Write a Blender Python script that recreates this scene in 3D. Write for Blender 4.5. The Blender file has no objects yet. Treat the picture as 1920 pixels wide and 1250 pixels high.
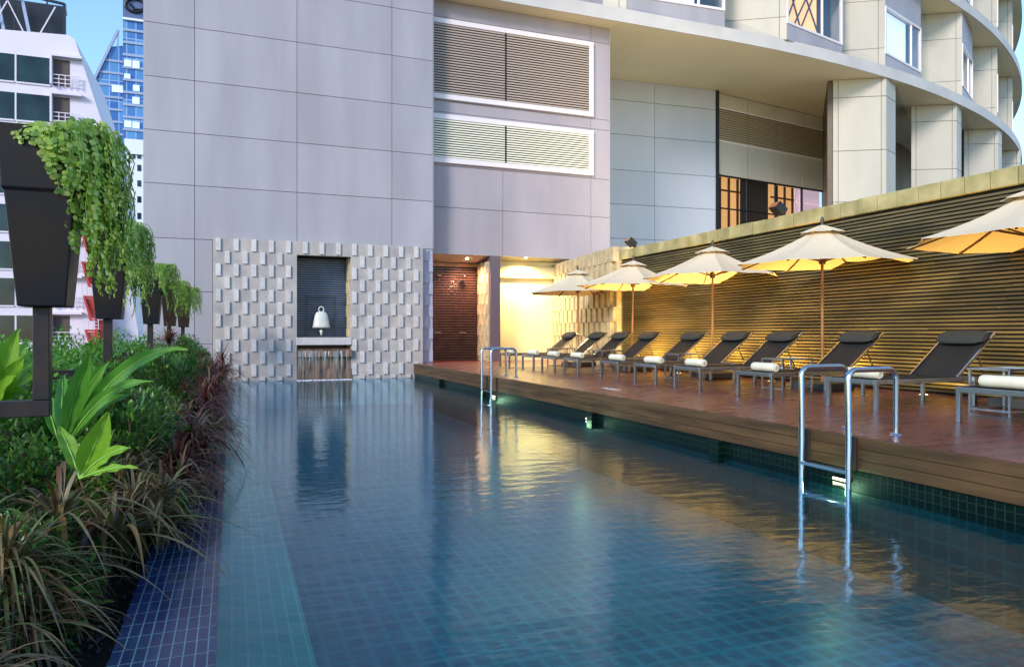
import bpy, math, random
from mathutils import Vector, Matrix
R = math.radians
random.seed(7)
scene = bpy.context.scene
C = scene.collection

# ------------------------------------------------------------------ camera, sky, sun, exposure
F_PX, TH = 1363.0, R(21.07)
CAMZ = 0.95
cam_data = bpy.data.cameras.new('camera')
cam = bpy.data.objects.new('camera', cam_data); C.objects.link(cam)
cam.location = (0, 0, CAMZ)
cam.rotation_euler = (R(90), 0, -TH)
cam_data.sensor_width = 36.0
cam_data.lens = F_PX / 1920 * 36
cam_data.clip_start = 0.05
cam_data.clip_end = 3000
scene.camera = cam

SUN_EL, SUN_AZ = 24.0, 232.0          # compass-like angle of the sun measured from +Y clockwise
world = bpy.data.worlds.new('World'); scene.world = world
world.use_nodes = True
wn = world.node_tree.nodes; wl = world.node_tree.links
for n in list(wn): wn.remove(n)
sky = wn.new('ShaderNodeTexSky'); sky.sky_type = 'NISHITA'; sky.sun_disc = False
sky.sun_elevation = R(SUN_EL); sky.sun_rotation = R(SUN_AZ)
sky.air_density = 1.3; sky.dust_density = 0.0; sky.ozone_density = 5.0
bg = wn.new('ShaderNodeBackground'); bg.inputs['Strength'].default_value = 0.15
wo = wn.new('ShaderNodeOutputWorld')
wl.new(sky.outputs[0], bg.inputs[0]); wl.new(bg.outputs[0], wo.inputs[0])
sd = bpy.data.lights.new('sun', 'SUN'); sd.energy = 1.7; sd.angle = R(14); sd.color = (1.0, 0.86, 0.76)
sun = bpy.data.objects.new('sun', sd); C.objects.link(sun)
dirv = Vector((math.sin(R(SUN_AZ)) * math.cos(R(SUN_EL)), math.cos(R(SUN_AZ)) * math.cos(R(SUN_EL)), math.sin(R(SUN_EL))))
sun.rotation_euler = dirv.to_track_quat('Z', 'Y').to_euler()
scene.view_settings.view_transform = 'Standard'
scene.view_settings.look = 'None'
scene.view_settings.exposure = 1.05
scene.view_settings.gamma = 1.0
scene.cycles.max_bounces = 8
scene.cycles.transparent_max_bounces = 16
scene.cycles.sample_clamp_indirect = 4.0
scene.cycles.caustics_reflective = False
scene.cycles.caustics_refractive = False

# ------------------------------------------------------------------ helpers
def ray(px):
    l = (px - 960) / F_PX
    return (math.sin(TH) + math.cos(TH) * l, math.cos(TH) - math.sin(TH) * l)
def atY(px, py, Y):
    """point of the plane y = Y seen at that place of the photograph"""
    a, b = ray(px); d = Y / b
    return Vector((a * d, Y, CAMZ + (625 - py) * d / F_PX))
def atD(px, py, d):
    a, b = ray(px)
    return Vector((a * d, b * d, CAMZ + (625 - py) * d / F_PX))
def atX(px, py, X):
    a, b = ray(px); d = X / a
    return Vector((X, b * d, CAMZ + (625 - py) * d / F_PX))

class MB:
    def __init__(s): s.v = []; s.f = []; s.sm = []
    def add(s, vs, fs, smooth=False):
        b = len(s.v); s.v += [tuple(v) for v in vs]
        for f in fs: s.f.append(tuple(i + b for i in f)); s.sm.append(smooth)
        return s
    def box(s, x0, x1, y0, y1, z0, z1, m=None):
        vs = [Vector((x, y, z)) for z in (z0, z1) for y in (y0, y1) for x in (x0, x1)]
        if m is not None: vs = [m @ v for v in vs]
        return s.add(vs, [(0, 2, 3, 1), (4, 5, 7, 6), (0, 1, 5, 4), (1, 3, 7, 5), (3, 2, 6, 7), (2, 0, 4, 6)])
    def prism(s, poly, z0, z1, zt=None):
        n = len(poly)
        vs = [(p[0], p[1], z0) for p in poly] + [(p[0], p[1], z1) for p in poly]
        a = sum(poly[i][0] * poly[(i + 1) % n][1] - poly[(i + 1) % n][0] * poly[i][1] for i in range(n))
        fs = [tuple(range(n))[::-1], tuple(range(n, 2 * n))] + [(i, (i + 1) % n, n + (i + 1) % n, n + i) for i in range(n)]
        if a < 0: fs = [f[::-1] for f in fs]
        return s.add(vs, fs)
    def wall(s, A, B, z0, z1, t, off=0.0):
        """vertical box whose front runs from A to B; t goes to the left of A->B (the back)"""
        A = Vector(A[:2]); B = Vector(B[:2]); d = (B - A).normalized(); n = Vector((-d.y, d.x))
        a0 = A + n * off; b0 = B + n * off; a1 = a0 + n * t; b1 = b0 + n * t
        return s.prism([a0, b0, b1, a1], z0, z1)
    def tube(s, pts, r, seg=8, cap=True, smooth=True):
        pts = [Vector(p) for p in pts]; rr = r if isinstance(r, (list, tuple)) else [r] * len(pts)
        rings = []; up = None
        for i, p in enumerate(pts):
            d = ((pts[i] - pts[i - 1]) if i == len(pts) - 1 else (pts[i + 1] - pts[i]) if i == 0 else (pts[i + 1] - pts[i - 1])).normalized()
            if up is None: up = Vector((0, 0, 1)) if abs(d.z) < .9 else Vector((1, 0, 0))
            u = (up - d * up.dot(d)).normalized(); w = d.cross(u); up = u
            rings.append([p + (u * math.cos(2 * math.pi * k / seg) + w * math.sin(2 * math.pi * k / seg)) * rr[i] for k in range(seg)])
        vs = [v for rg in rings for v in rg]; fs = []
        for i in range(len(rings) - 1):
            for k in range(seg):
                k2 = (k + 1) % seg
                fs.append((i * seg + k, i * seg + k2, (i + 1) * seg + k2, (i + 1) * seg + k))
        s.add(vs, fs, smooth)
        if cap:
            s.add(rings[0], [tuple(range(seg))[::-1]]); s.add(rings[-1], [tuple(range(seg))])
        return s
    def bar(s, p, q, w, h=None):
        """square bar from p to q"""
        p = Vector(p); q = Vector(q); h = h or w; d = (q - p).normalized()
        up = Vector((0, 0, 1)) if abs(d.z) < .9 else Vector((0, 1, 0))
        u = d.cross(up).normalized(); v = u.cross(d)
        o = [u * a * w / 2 + v * b * h / 2 for a, b in ((-1, -1), (1, -1), (1, 1), (-1, 1))]
        vs = [p + k for k in o] + [q + k for k in o]
        return s.add(vs, [(0, 1, 2, 3), (7, 6, 5, 4), (0, 4, 5, 1), (1, 5, 6, 2), (2, 6, 7, 3), (3, 7, 4, 0)])
    def sheet(s, A, B, z0, z1, off=0.0):
        A = Vector(A[:2]); B = Vector(B[:2]); d = (B - A).normalized(); n = Vector((-d.y, d.x)) * off; A = A + n; B = B + n
        return s.add([(A.x, A.y, z0), (B.x, B.y, z0), (B.x, B.y, z1), (A.x, A.y, z1)], [(0, 1, 2, 3)])
    def lathe(s, prof, c=(0, 0, 0), seg=16, smooth=True):
        vs = []; fs = []
        for r, z in prof:
            for k in range(seg):
                a = 2 * math.pi * k / seg; vs.append((c[0] + r * math.cos(a), c[1] + r * math.sin(a), c[2] + z))
        for i in range(len(prof) - 1):
            for k in range(seg):
                k2 = (k + 1) % seg; fs.append((i * seg + k, i * seg + k2, (i + 1) * seg + k2, (i + 1) * seg + k))
        return s.add(vs, fs, smooth)
    def build(s, name, mat, parent=None, bevel=0, label=None):
        me = bpy.data.meshes.new(name); me.from_pydata(s.v, [], s.f); me.validate()
        if any(s.sm) and len(me.polygons) == len(s.sm): me.polygons.foreach_set('use_smooth', s.sm)
        me.materials.append(mat); me.update()
        o = bpy.data.objects.new(name, me); C.objects.link(o)
        if parent: o.parent = parent
        if bevel:
            b = o.modifiers.new('bevel', 'BEVEL'); b.width = bevel; b.segments = 2; b.limit_method = 'ANGLE'
        if label: o['label'] = label
        return o
def tag(o, label, cat, group=None, kind=None):
    if label: o['label'] = label
    if cat: o['category'] = cat
    if group: o['group'] = group
    if kind: o['kind'] = kind
    return o
def thing(name, label, cat, loc=(0, 0, 0), rz=0, group=None):
    o = bpy.data.objects.new(name, None); C.objects.link(o); o.location = loc; o.rotation_euler = (0, 0, rz)
    o.empty_display_size = .2
    return tag(o, label, cat, group)
def struct(o): o['kind'] = 'structure'; return o
def copy_tree(o, parent=None):
    c = o.copy(); C.objects.link(c)
    if parent: c.parent = parent
    for ch in list(o.children): copy_tree(ch, c)
    return c

# ------------------------------------------------------------------ materials
def newmat(name):
    m = bpy.data.materials.new(name); m.use_nodes = True
    nt = m.node_tree; b = nt.nodes['Principled BSDF']
    return m, nt, b
def P(name, col, rough=.6, metal=0, noise=0, nscale=4, col2=None, bump=0, bscale=40, spec=.5, coat=0, stretch=None, isl=0):
    m, nt, b = newmat(name); N = nt.nodes.new; L = nt.links.new
    b.inputs['Roughness'].default_value = rough; b.inputs['Metallic'].default_value = metal
    b.inputs['Specular IOR Level'].default_value = spec; b.inputs['Coat Weight'].default_value = coat
    b.inputs['Base Color'].default_value = (*col, 1)
    tc = N('ShaderNodeTexCoord'); src = tc.outputs['Object']
    if stretch:
        mp = N('ShaderNodeMapping'); mp.inputs['Scale'].default_value = stretch; L(src, mp.inputs[0]); src = mp.outputs[0]
    if noise:
        t = N('ShaderNodeTexNoise'); t.inputs['Scale'].default_value = nscale; t.inputs['Detail'].default_value = 6
        L(src, t.inputs['Vector'])
        r = N('ShaderNodeValToRGB'); c2 = col2 or tuple(c * (1 - noise) for c in col)
        r.color_ramp.elements[0].position = .35; r.color_ramp.elements[1].position = .68
        r.color_ramp.elements[0].color = (*c2, 1); r.color_ramp.elements[1].color = (*col, 1)
        L(t.outputs['Fac'], r.inputs[0]); L(r.outputs[0], b.inputs['Base Color'])
    if isl:
        g_ = N('ShaderNodeNewGeometry'); mr = N('ShaderNodeMapRange'); mr.inputs['To Min'].default_value = 1 - isl; mr.inputs['To Max'].default_value = 1 + isl; L(g_.outputs['Random Per Island'], mr.inputs[0])
        vm = N('ShaderNodeVectorMath'); vm.operation = 'SCALE'; L(mr.outputs[0], vm.inputs['Scale'])
        if b.inputs['Base Color'].links: L(b.inputs['Base Color'].links[0].from_socket, vm.inputs[0])
        else: vm.inputs[0].default_value = col
        L(vm.outputs[0], b.inputs['Base Color'])
    if bump:
        t2 = N('ShaderNodeTexNoise'); t2.inputs['Scale'].default_value = bscale; t2.inputs['Detail'].default_value = 4
        L(src, t2.inputs['Vector'])
        bp = N('ShaderNodeBump'); bp.inputs['Strength'].default_value = bump; bp.inputs['Distance'].default_value = .01
        L(t2.outputs['Fac'], bp.inputs['Height']); L(bp.outputs[0], b.inputs['Normal'])
    return m
def tile_mat(name, c1, c2, mortar, w, h, ms, axes='xy', rough=.15, offset=0, bump=.5, spec=.5):
    m, nt, b = newmat(name); N = nt.nodes.new; L = nt.links.new
    tc = N('ShaderNodeTexCoord'); sp = N('ShaderNodeSeparateXYZ'); cb = N('ShaderNodeCombineXYZ')
    L(tc.outputs['Object'], sp.inputs[0])
    L(sp.outputs['xyz'.index(axes[0])], cb.inputs[0]); L(sp.outputs['xyz'.index(axes[1])], cb.inputs[1])
    br = N('ShaderNodeTexBrick'); L(cb.outputs[0], br.inputs['Vector'])
    br.offset = offset; br.inputs['Scale'].default_value = 1
    br.inputs['Brick Width'].default_value = w; br.inputs['Row Height'].default_value = h
    br.inputs['Mortar Size'].default_value = ms; br.inputs['Mortar Smooth'].default_value = .2
    br.inputs['Color1'].default_value = (*c1, 1); br.inputs['Color2'].default_value = (*c2, 1); br.inputs['Mortar'].default_value = (*mortar, 1)
    ns = N('ShaderNodeTexNoise'); ns.inputs['Scale'].default_value = 1.3; ns.inputs['Detail'].default_value = 5
    br.inputs['Mortar Smooth'].default_value = 1.0 if ms > .012 else .2
    L(tc.outputs['Object'], ns.inputs['Vector'])
    mx = N('ShaderNodeMix'); mx.data_type = 'RGBA'; mx.blend_type = 'MULTIPLY'; mx.inputs['Factor'].default_value = .6
    rp = N('ShaderNodeValToRGB'); rp.color_ramp.elements[0].position = .3; rp.color_ramp.elements[0].color = (.6, .6, .6, 1)
    rp.color_ramp.elements[1].position = .7; rp.color_ramp.elements[1].color = (1.2, 1.2, 1.2, 1)
    L(ns.outputs['Fac'], rp.inputs[0]); L(br.outputs['Color'], mx.inputs[6]); L(rp.outputs[0], mx.inputs[7])
    L(mx.outputs[2], b.inputs['Base Color']); b.inputs['Roughness'].default_value = rough
    b.inputs['Specular IOR Level'].default_value = spec
    if bump:
        bp = N('ShaderNodeBump'); bp.inputs['Strength'].default_value = bump; bp.inputs['Distance'].default_value = .003; bp.invert = True
        L(br.outputs['Fac'], bp.inputs['Height']); L(bp.outputs[0], b.inputs['Normal'])
    return m
def emit(name, col, s):
    m, nt, b = newmat(name)
    b.inputs['Base Color'].default_value = (*col, 1)
    b.inputs['Emission Color'].default_value = (*col, 1); b.inputs['Emission Strength'].default_value = s
    return m
def leaf_mat(name, cols, rough=.4, trans=.35):
    m, nt, b = newmat(name); N = nt.nodes.new; L = nt.links.new
    g = N('ShaderNodeNewGeometry'); r = N('ShaderNodeValToRGB'); e = r.color_ramp.elements
    n = len(cols)
    for i, c in enumerate(cols):
        if i == 0: k = e[0]; k.position = 0
        elif i == n - 1: k = e[-1]; k.position = 1
        else: k = e.new(i / (n - 1))
        k.color = (*c, 1)
    L(g.outputs['Random Per Island'], r.inputs[0]); L(r.outputs[0], b.inputs['Base Color'])
    b.inputs['Roughness'].default_value = rough
    tr = N('ShaderNodeBsdfTranslucent'); L(r.outputs[0], tr.inputs[0])
    mx = N('ShaderNodeMixShader'); mx.inputs[0].default_value = trans
    L(b.outputs[0], mx.inputs[1]); L(tr.outputs[0], mx.inputs[2])
    L(mx.outputs[0], nt.nodes['Material Output'].inputs[0])
    return m

M = {}
M['panel'] = P('cladding_panel', (.40, .385, .43), .45, noise=.18, nscale=1.1, stretch=(1, 1, .16), isl=.055, bump=.02, bscale=3)
M['panel2'] = P('cladding_panel_mauve', (.41, .365, .405), .5, noise=.18, nscale=.9, stretch=(1, 1, .25), isl=.035)
M['panel_blue'] = P('cladding_panel_blue_grey', (.45, .50, .59), .5, noise=.1, nscale=.6, isl=.04, stretch=(1, 1, .3))
M['cream'] = P('cream_panel', (.50, .48, .41), .5, noise=.14, nscale=.8, isl=.03, stretch=(1, 1, .3))
M['soffit'] = P('soffit_paint', (.86, .76, .50), .7, noise=.12, nscale=.3)
M['slabedge'] = P('slab_edge', (.60, .58, .56), .6, noise=.15, nscale=.8)
M['joint'] = P('joint_core_grey', (.13, .12, .14), .9)  # dark grey core seen in the joints between panels
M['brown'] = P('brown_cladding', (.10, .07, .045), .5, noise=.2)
M['white_frame'] = P('white_frame', (.78, .72, .74), .4)
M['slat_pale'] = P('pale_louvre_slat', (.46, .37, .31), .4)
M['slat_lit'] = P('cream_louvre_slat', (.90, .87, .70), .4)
M['slat_dark'] = P('dark_louvre_slat', (.38, .31, .20), .45)
M['black'] = P('black_metal', (.012, .013, .018), .35, noise=.3)
M['stone'] = P('grey_limestone', (.50, .46, .42), .6, noise=.25, nscale=1.6, col2=(.34, .31, .31), bump=.2, bscale=25)
M['stone_block'] = P('raised_stone_block', (.62, .59, .58), .55, isl=.08, noise=.15, nscale=7, bump=.15, bscale=60)
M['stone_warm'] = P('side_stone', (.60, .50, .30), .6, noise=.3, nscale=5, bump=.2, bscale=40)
M['stone_blue'] = P('return_stone', (.42, .42, .52), .6, noise=.15, nscale=6)
M['coping'] = P('mossy_coping_stone', (.50, .42, .20), .7, isl=.15, noise=.55, nscale=2.5, col2=(.27, .24, .09), bump=.3, bscale=25)
M['slatwall'] = P('wet_slat_stone', (.19, .145, .055), .32, isl=.28, noise=.7, nscale=.9, col2=(.06, .05, .016), bump=.25, bscale=30, stretch=(1, .6, 2.2))
M['slatback'] = P('slat_backing', (.012, .011, .008), .7)
M['shower_slat'] = P('shower_slat', (.11, .058, .042), .25, noise=.3, nscale=3)
M['niche_slat'] = P('niche_slat', (.10, .15, .27), .3, noise=.3, nscale=5)  # blue light on the slats is put into their base colour
M['deckwood'] = None
M['chrome'] = P('brushed_steel', (.62, .64, .66), .16, 1.0, bump=.04, bscale=90)
M['alu'] = P('aluminium_frame', (.52, .55, .60), .25, 1.0, bump=.03, bscale=60)
M['sling'] = P('charcoal_sling', (.020, .020, .019), .75, spec=.25, bump=.3, bscale=500)
M['pillow'] = P('charcoal_pillow', (.03, .034, .03), .75, bump=.35, bscale=300)
M['towel'] = P('cream_towel', (.78, .75, .58), .95, bump=.6, bscale=250)
M['wood'] = P('varnished_teak', (.42, .20, .06), .35, noise=.4, nscale=6, stretch=(1, 1, .15))
M['wood_dark'] = P('dark_teak', (.13, .05, .02), .4, noise=.3)
M['base'] = P('umbrella_base', (.06, .065, .06), .5)
M['yellow_wall'] = P('cream_plaster', (.80, .72, .44), .8, noise=.05, nscale=.8)
M['pier'] = P('bronze_pier', (.13, .10, .12), .45)
M['shelf'] = tile_mat('green_shelf_tile', (.06, .26, .20), (.045, .20, .17), (.12, .36, .29), .075, .16, .006, 'xy', .3)
M['gutter'] = tile_mat('blue_glass_tile', (.006, .02, .08), (.012, .035, .12), (.10, .22, .27), .0495, .15, .0035, 'xy', .16, spec=.22)
M['poolfloor'] = tile_mat('teal_pool_tile', (.000, .07, .12), (.000, .115, .145), (.002, .17, .20), .15, .19, .04, 'xy', .4, bump=0)
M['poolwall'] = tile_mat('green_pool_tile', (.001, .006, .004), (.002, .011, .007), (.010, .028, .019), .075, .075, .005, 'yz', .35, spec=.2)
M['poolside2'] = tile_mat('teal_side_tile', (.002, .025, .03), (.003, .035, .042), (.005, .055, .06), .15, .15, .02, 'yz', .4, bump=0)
M['poolwallx'] = tile_mat('green_pool_tile_end', (.006, .045, .05), (.012, .075, .08), (.06, .16, .16), .10, .075, .006, 'xz', .15)
M['soil'] = P('dark_soil', (.018, .014, .011), .95, noise=.6, nscale=20, bump=1.0, bscale=35)
M['pebble'] = P('black_pebble', (.03, .03, .035), .35, noise=.4)
M['city'] = P('city_ground', (.16, .17, .16), .9, noise=.4, nscale=.05)
M['white_conc'] = P('white_painted_concrete', (.74, .70, .80), .7, noise=.08, nscale=.15)
M['white_far'] = P('pale_tower_render', (.76, .80, .86), .7, noise=.06, nscale=.1)
M['dark_glass'] = P('dark_window_glass', (.02, .05, .06), .10, spec=.4, noise=.9, nscale=.35)  # noise tones in the colour stand in for reflections on the glass
M['curtain'] = P('brown_blind', (.10, .075, .07), .8)
M['red'] = P('red_painted_steel', (.55, .04, .035), .5, noise=.15)
M['steel_blue'] = P('pale_blue_brace', (.30, .38, .55), .5)
M['lens_warm'] = emit('lamp_lens_warm', (1, .62, .25), 12)
M['lens_white'] = emit('downlight_lens', (1, .85, .55), 25)
M['pool_lens'] = emit('pool_lamp_lens', (1, .80, .45), 3)
M['glow_orange'] = emit('lit_room', (1.0, .50, .18), .6)
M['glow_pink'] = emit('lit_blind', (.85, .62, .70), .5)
M['dark_room'] = P('dark_room', (.04, .05, .06), .6)
M['blind_glow'] = emit('reflection_glow_blind', (.80, .90, 1.0), .42)  # unlit blind; its glow stands in for bright sky reflected in the windows
M['tower_lit'] = emit('lit_office_pane', (.55, .72, 1.0), .22)
M['copper'] = P('rust_stain_stone', (.30, .20, .14), .5, noise=.6, nscale=4, col2=(.10, .05, .03), stretch=(3, 1, .4))
M['bell'] = P('white_bell', (.68, .70, .64), .45, noise=.15, nscale=15, bump=.3, bscale=25)
M['mark'] = P('white_marking', (.75, .75, .72), .6)
M['seam'] = P('fascia_gap', (.02, .012, .008), .8)

def schlick(nt, f0, normal=None, add=0, ex=5):
    N = nt.nodes.new; L = nt.links.new
    lw = N('ShaderNodeLayerWeight'); lw.inputs['Blend'].default_value = .5
    if normal: L(normal, lw.inputs['Normal'])
    p = N('ShaderNodeMath'); p.operation = 'POWER'; p.inputs[1].default_value = ex; L(lw.outputs['Facing'], p.inputs[0])
    m = N('ShaderNodeMath'); m.operation = 'MULTIPLY_ADD'; m.inputs[1].default_value = 1 - f0; m.inputs[2].default_value = f0 + add; m.use_clamp = True; L(p.outputs[0], m.inputs[0])
    return m.outputs[0]
def glass_pane(name, tint, rough=.03, mixf=.25):
    m, nt, b = newmat(name); N = nt.nodes.new; L = nt.links.new
    gl = N('ShaderNodeBsdfGlossy'); gl.inputs['Roughness'].default_value = rough; gl.inputs[0].default_value = (.9, .95, 1, 1)
    tr = N('ShaderNodeBsdfTransparent'); tr.inputs[0].default_value = (*tint, 1)
    mx = N('ShaderNodeMixShader'); L(schlick(nt, .06, None, mixf), mx.inputs[0]); L(tr.outputs[0], mx.inputs[1]); L(gl.outputs[0], mx.inputs[2])
    L(mx.outputs[0], nt.nodes['Material Output'].inputs[0])
    return m
M['pane'] = glass_pane('window_pane', (.7, .75, .8))
M['pane_sky'] = glass_pane('reflective_pane', (.85, .9, .95), .03, .05)

def water_material():
    m, nt, b = newmat('pool_water'); N = nt.nodes.new; L = nt.links.new
    gl = N('ShaderNodeBsdfGlossy'); gl.inputs['Roughness'].default_value = .10; gl.inputs[0].default_value = (.72, .85, 1, 1)
    tr = N('ShaderNodeBsdfTransparent'); tr.inputs[0].default_value = (.34, .86, .95, 1)
    mx = N('ShaderNodeMixShader')
    tc = N('ShaderNodeTexCoord'); mp = N('ShaderNodeMapping'); mp.inputs['Rotation'].default_value = (0, 0, TH)
    mp.inputs['Scale'].default_value = (1, 2.2, 1)
    L(tc.outputs['Object'], mp.inputs[0])
    n1 = N('ShaderNodeTexNoise'); n1.inputs['Scale'].default_value = 3.2; n1.inputs['Detail'].default_value = 3
    n2 = N('ShaderNodeTexNoise'); n2.inputs['Scale'].default_value = 11; n2.inputs['Detail'].default_value = 3
    L(mp.outputs[0], n1.inputs['Vector']); L(mp.outputs[0], n2.inputs['Vector'])
    b1 = N('ShaderNodeBump'); b1.inputs['Strength'].default_value = .10; b1.inputs['Distance'].default_value = .05
    b2 = N('ShaderNodeBump'); b2.inputs['Strength'].default_value = .05; b2.inputs['Distance'].default_value = .012
    n3 = N('ShaderNodeTexNoise'); n3.inputs['Scale'].default_value = .45; n3.inputs['Detail'].default_value = 2; L(tc.outputs['Object'], n3.inputs['Vector'])
    mk = N('ShaderNodeMapRange'); mk.inputs['From Min'].default_value = .42; mk.inputs['From Max'].default_value = .62; L(n3.outputs[0], mk.inputs[0])
    ml = N('ShaderNodeMath'); ml.operation = 'MULTIPLY'; L(n2.outputs[0], ml.inputs[0]); L(mk.outputs[0], ml.inputs[1])
    L(n1.outputs[0], b1.inputs['Height']); L(ml.outputs[0], b2.inputs['Height']); L(b1.outputs[0], b2.inputs['Normal'])
    L(b2.outputs[0], gl.inputs['Normal']); L(schlick(nt, .022, b1.outputs[0], 0, 4.8), mx.inputs[0]); L(tr.outputs[0], mx.inputs[1]); L(gl.outputs[0], mx.inputs[2])
    L(mx.outputs[0], nt.nodes['Material Output'].inputs[0])
    return m
M['water'] = water_material()

def deck_material():
    m, nt, b = newmat('red_brown_decking'); N = nt.nodes.new; L = nt.links.new
    tc = N('ShaderNodeTexCoord'); br = N('ShaderNodeTexBrick'); L(tc.outputs['Object'], br.inputs['Vector'])
    br.offset = .37; br.inputs['Scale'].default_value = 1
    br.inputs['Brick Width'].default_value = 2.4; br.inputs['Row Height'].default_value = .145
    br.inputs['Mortar Size'].default_value = .004; br.inputs['Mortar Smooth'].default_value = .3
    br.inputs['Color1'].default_value = (.15, .043, .043, 1); br.inputs['Color2'].default_value = (.19, .066, .062, 1); br.inputs['Mortar'].default_value = (.05, .02, .016, 1)
    ns = N('ShaderNodeTexNoise'); ns.inputs['Scale'].default_value = 2.0; ns.inputs['Detail'].default_value = 6; ns.inputs['Roughness'].default_value = .65
    mp = N('ShaderNodeMapping'); mp.inputs['Scale'].default_value = (.5, 2.5, 1); L(tc.outputs['Object'], mp.inputs[0]); L(mp.outputs[0], ns.inputs['Vector'])
    mx = N('ShaderNodeMix'); mx.data_type = 'RGBA'; mx.blend_type = 'MULTIPLY'; mx.inputs['Factor'].default_value = .7
    rp = N('ShaderNodeValToRGB'); rp.color_ramp.elements[0].position = .35; rp.color_ramp.elements[0].color = (.5, .5, .5, 1)
    rp.color_ramp.elements[1].position = .65; rp.color_ramp.elements[1].color = (1.2, 1.2, 1.25, 1)
    L(ns.outputs[0], rp.inputs[0]); L(br.outputs['Color'], mx.inputs[6]); L(rp.outputs[0], mx.inputs[7]); L(mx.outputs[2], b.inputs['Base Color'])
    r2 = N('ShaderNodeMapRange'); r2.inputs['To Min'].default_value = .16; r2.inputs['To Max'].default_value = .42; L(ns.outputs[0], r2.inputs[0]); L(r2.outputs[0], b.inputs['Roughness'])
    bp = N('ShaderNodeBump'); bp.inputs['Strength'].default_value = .4; bp.inputs['Distance'].default_value = .003; bp.invert = True
    L(br.outputs['Fac'], bp.inputs['Height']); L(bp.outputs[0], b.inputs['Normal'])
    b.inputs['Specular IOR Level'].default_value = .7
    return m
M['deckwood'] = deck_material()
M['fascia'] = P('deck_fascia_board', (.12, .070, .028), .5, spec=.3, noise=.5, nscale=3, col2=(.055, .032, .014), bump=.2, bscale=30, stretch=(1, .3, 3))

def canvas_material(name, col):
    m, nt, b = newmat(name); N = nt.nodes.new; L = nt.links.new
    b.inputs['Base Color'].default_value = (*col, 1); b.inputs['Roughness'].default_value = .85
    tr = N('ShaderNodeBsdfTranslucent'); tr.inputs[0].default_value = (*col, 1)
    mx = N('ShaderNodeMixShader'); mx.inputs[0].default_value = .15
    L(b.outputs[0], mx.inputs[1]); L(tr.outputs[0], mx.inputs[2]); L(mx.outputs[0], nt.nodes['Material Output'].inputs[0])
    return m
M['canvas'] = canvas_material('cream_canvas', (.80, .68, .47))

def tower_glass():
    m, nt, b = newmat('blue_curtain_glass'); N = nt.nodes.new; L = nt.links.new
    tc = N('ShaderNodeTexCoord'); sp = N('ShaderNodeSeparateXYZ'); cb = N('ShaderNodeCombineXYZ'); L(tc.outputs['Object'], sp.inputs[0])
    L(sp.outputs[0], cb.inputs[0]); L(sp.outputs[2], cb.inputs[1])
    br = N('ShaderNodeTexBrick'); br.offset = 0; br.inputs['Scale'].default_value = 1
    br.inputs['Brick Width'].default_value = 1.7; br.inputs['Row Height'].default_value = 4.2; br.inputs['Mortar Size'].default_value = .09
    br.inputs['Color1'].default_value = (.03, .11, .36, 1); br.inputs['Color2'].default_value = (.10, .28, .58, 1); br.inputs['Mortar'].default_value = (.30, .42, .62, 1)
    L(cb.outputs[0], br.inputs['Vector']); L(br.outputs['Color'], b.inputs['Base Color'])
    b.inputs['Roughness'].default_value = .12
    return m
M['tower'] = tower_glass()

M['leaf_cascade'] = leaf_mat('trailing_round_leaves', [(.22, .42, .05), (.55, .68, .12), (.34, .56, .14), (.70, .80, .30), (.42, .60, .08), (.16, .32, .08)], .4, .5)
M['leaf_shrub'] = leaf_mat('dark_shrub_leaves', [(.03, .12, .02), (.08, .25, .04), (.19, .38, .05), (.09, .24, .08), (.20, .09, .05)], .35)
M['leaf_hedge'] = leaf_mat('hedge_leaves', [(.07, .22, .02), (.14, .36, .04), (.09, .27, .04)], .4)
M['leaf_red'] = leaf_mat('purple_spiky_leaves', [(.10, .015, .018), (.20, .04, .03), (.06, .014, .02), (.24, .10, .05), (.10, .16, .04)], .35, .2)
M['leaf_grass'] = leaf_mat('bronze_grass_blades', [(.10, .18, .03), (.16, .12, .05), (.08, .035, .02), (.26, .21, .11), (.07, .10, .03), (.30, .16, .04), (.05, .02, .016), (.20, .20, .06)], .4, .2)
M['leaf_big'] = leaf_mat('broad_glossy_leaves', [(.04, .19, .04), (.09, .30, .04), (.18, .42, .04)], .28)
M['leaf_lime'] = leaf_mat('lime_leaves', [(.10, .32, .02), (.22, .44, .03), (.07, .25, .03)], .35)
M['midrib'] = P('pale_midrib', (.22, .42, .08), .4)
M['stem'] = P('plant_stem', (.07, .06, .03), .7)

# ------------------------------------------------------------------ ground, pool, deck
WZ = -0.45
DX = 5.40
o = MB().add([(-600, -300, -14), (600, -300, -14), (600, 900, -14), (-600, 900, -14)], [(0, 1, 2, 3)]).build('ground', M['city']); struct(o)
g = MB(); g.box(-7, -.49, -3, 24, -1.6, -.62); o = g.build('soil', M['soil']); struct(o)
FZ = -1.25
g = MB(); g.add([(.42, -3, FZ), (DX, -3, FZ), (DX, 22.6, FZ), (.42, 22.6, FZ)], [(0, 1, 2, 3)]); struct(g.build('pool_floor', M['poolfloor']))
g = MB(); g.add([(-.09, -3, -.60), (.40, -3, -.72), (.40, 22.6, -.72), (-.09, 22.6, -.60), (.42, -3, FZ), (.42, 22.6, FZ)], [(0, 1, 2, 3), (1, 4, 5, 2)]); struct(g.build('pool_shelf', M['shelf']))
g = MB(); g.box(-.49, -.088, -3, 22.6, -1.3, WZ + .006); struct(g.build('pool_gutter', M['gutter']))
g = MB(); g.box(-.092, -.07, -3, 22.6, -1.3, WZ + .010); struct(g.build('gutter_edge', M['gutter']))
g = MB(); g.add([(-.07, -3, WZ), (DX + .02, -3, WZ), (DX + .02, 22.62, WZ), (-.07, 22.62, WZ)], [(0, 1, 2, 3)]); struct(g.build('water', M['water']))
g = MB(); g.box(DX, DX + .1, -3, 22.6, -.52, -.315); struct(g.build('pool_side', M['poolwall']))
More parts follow.
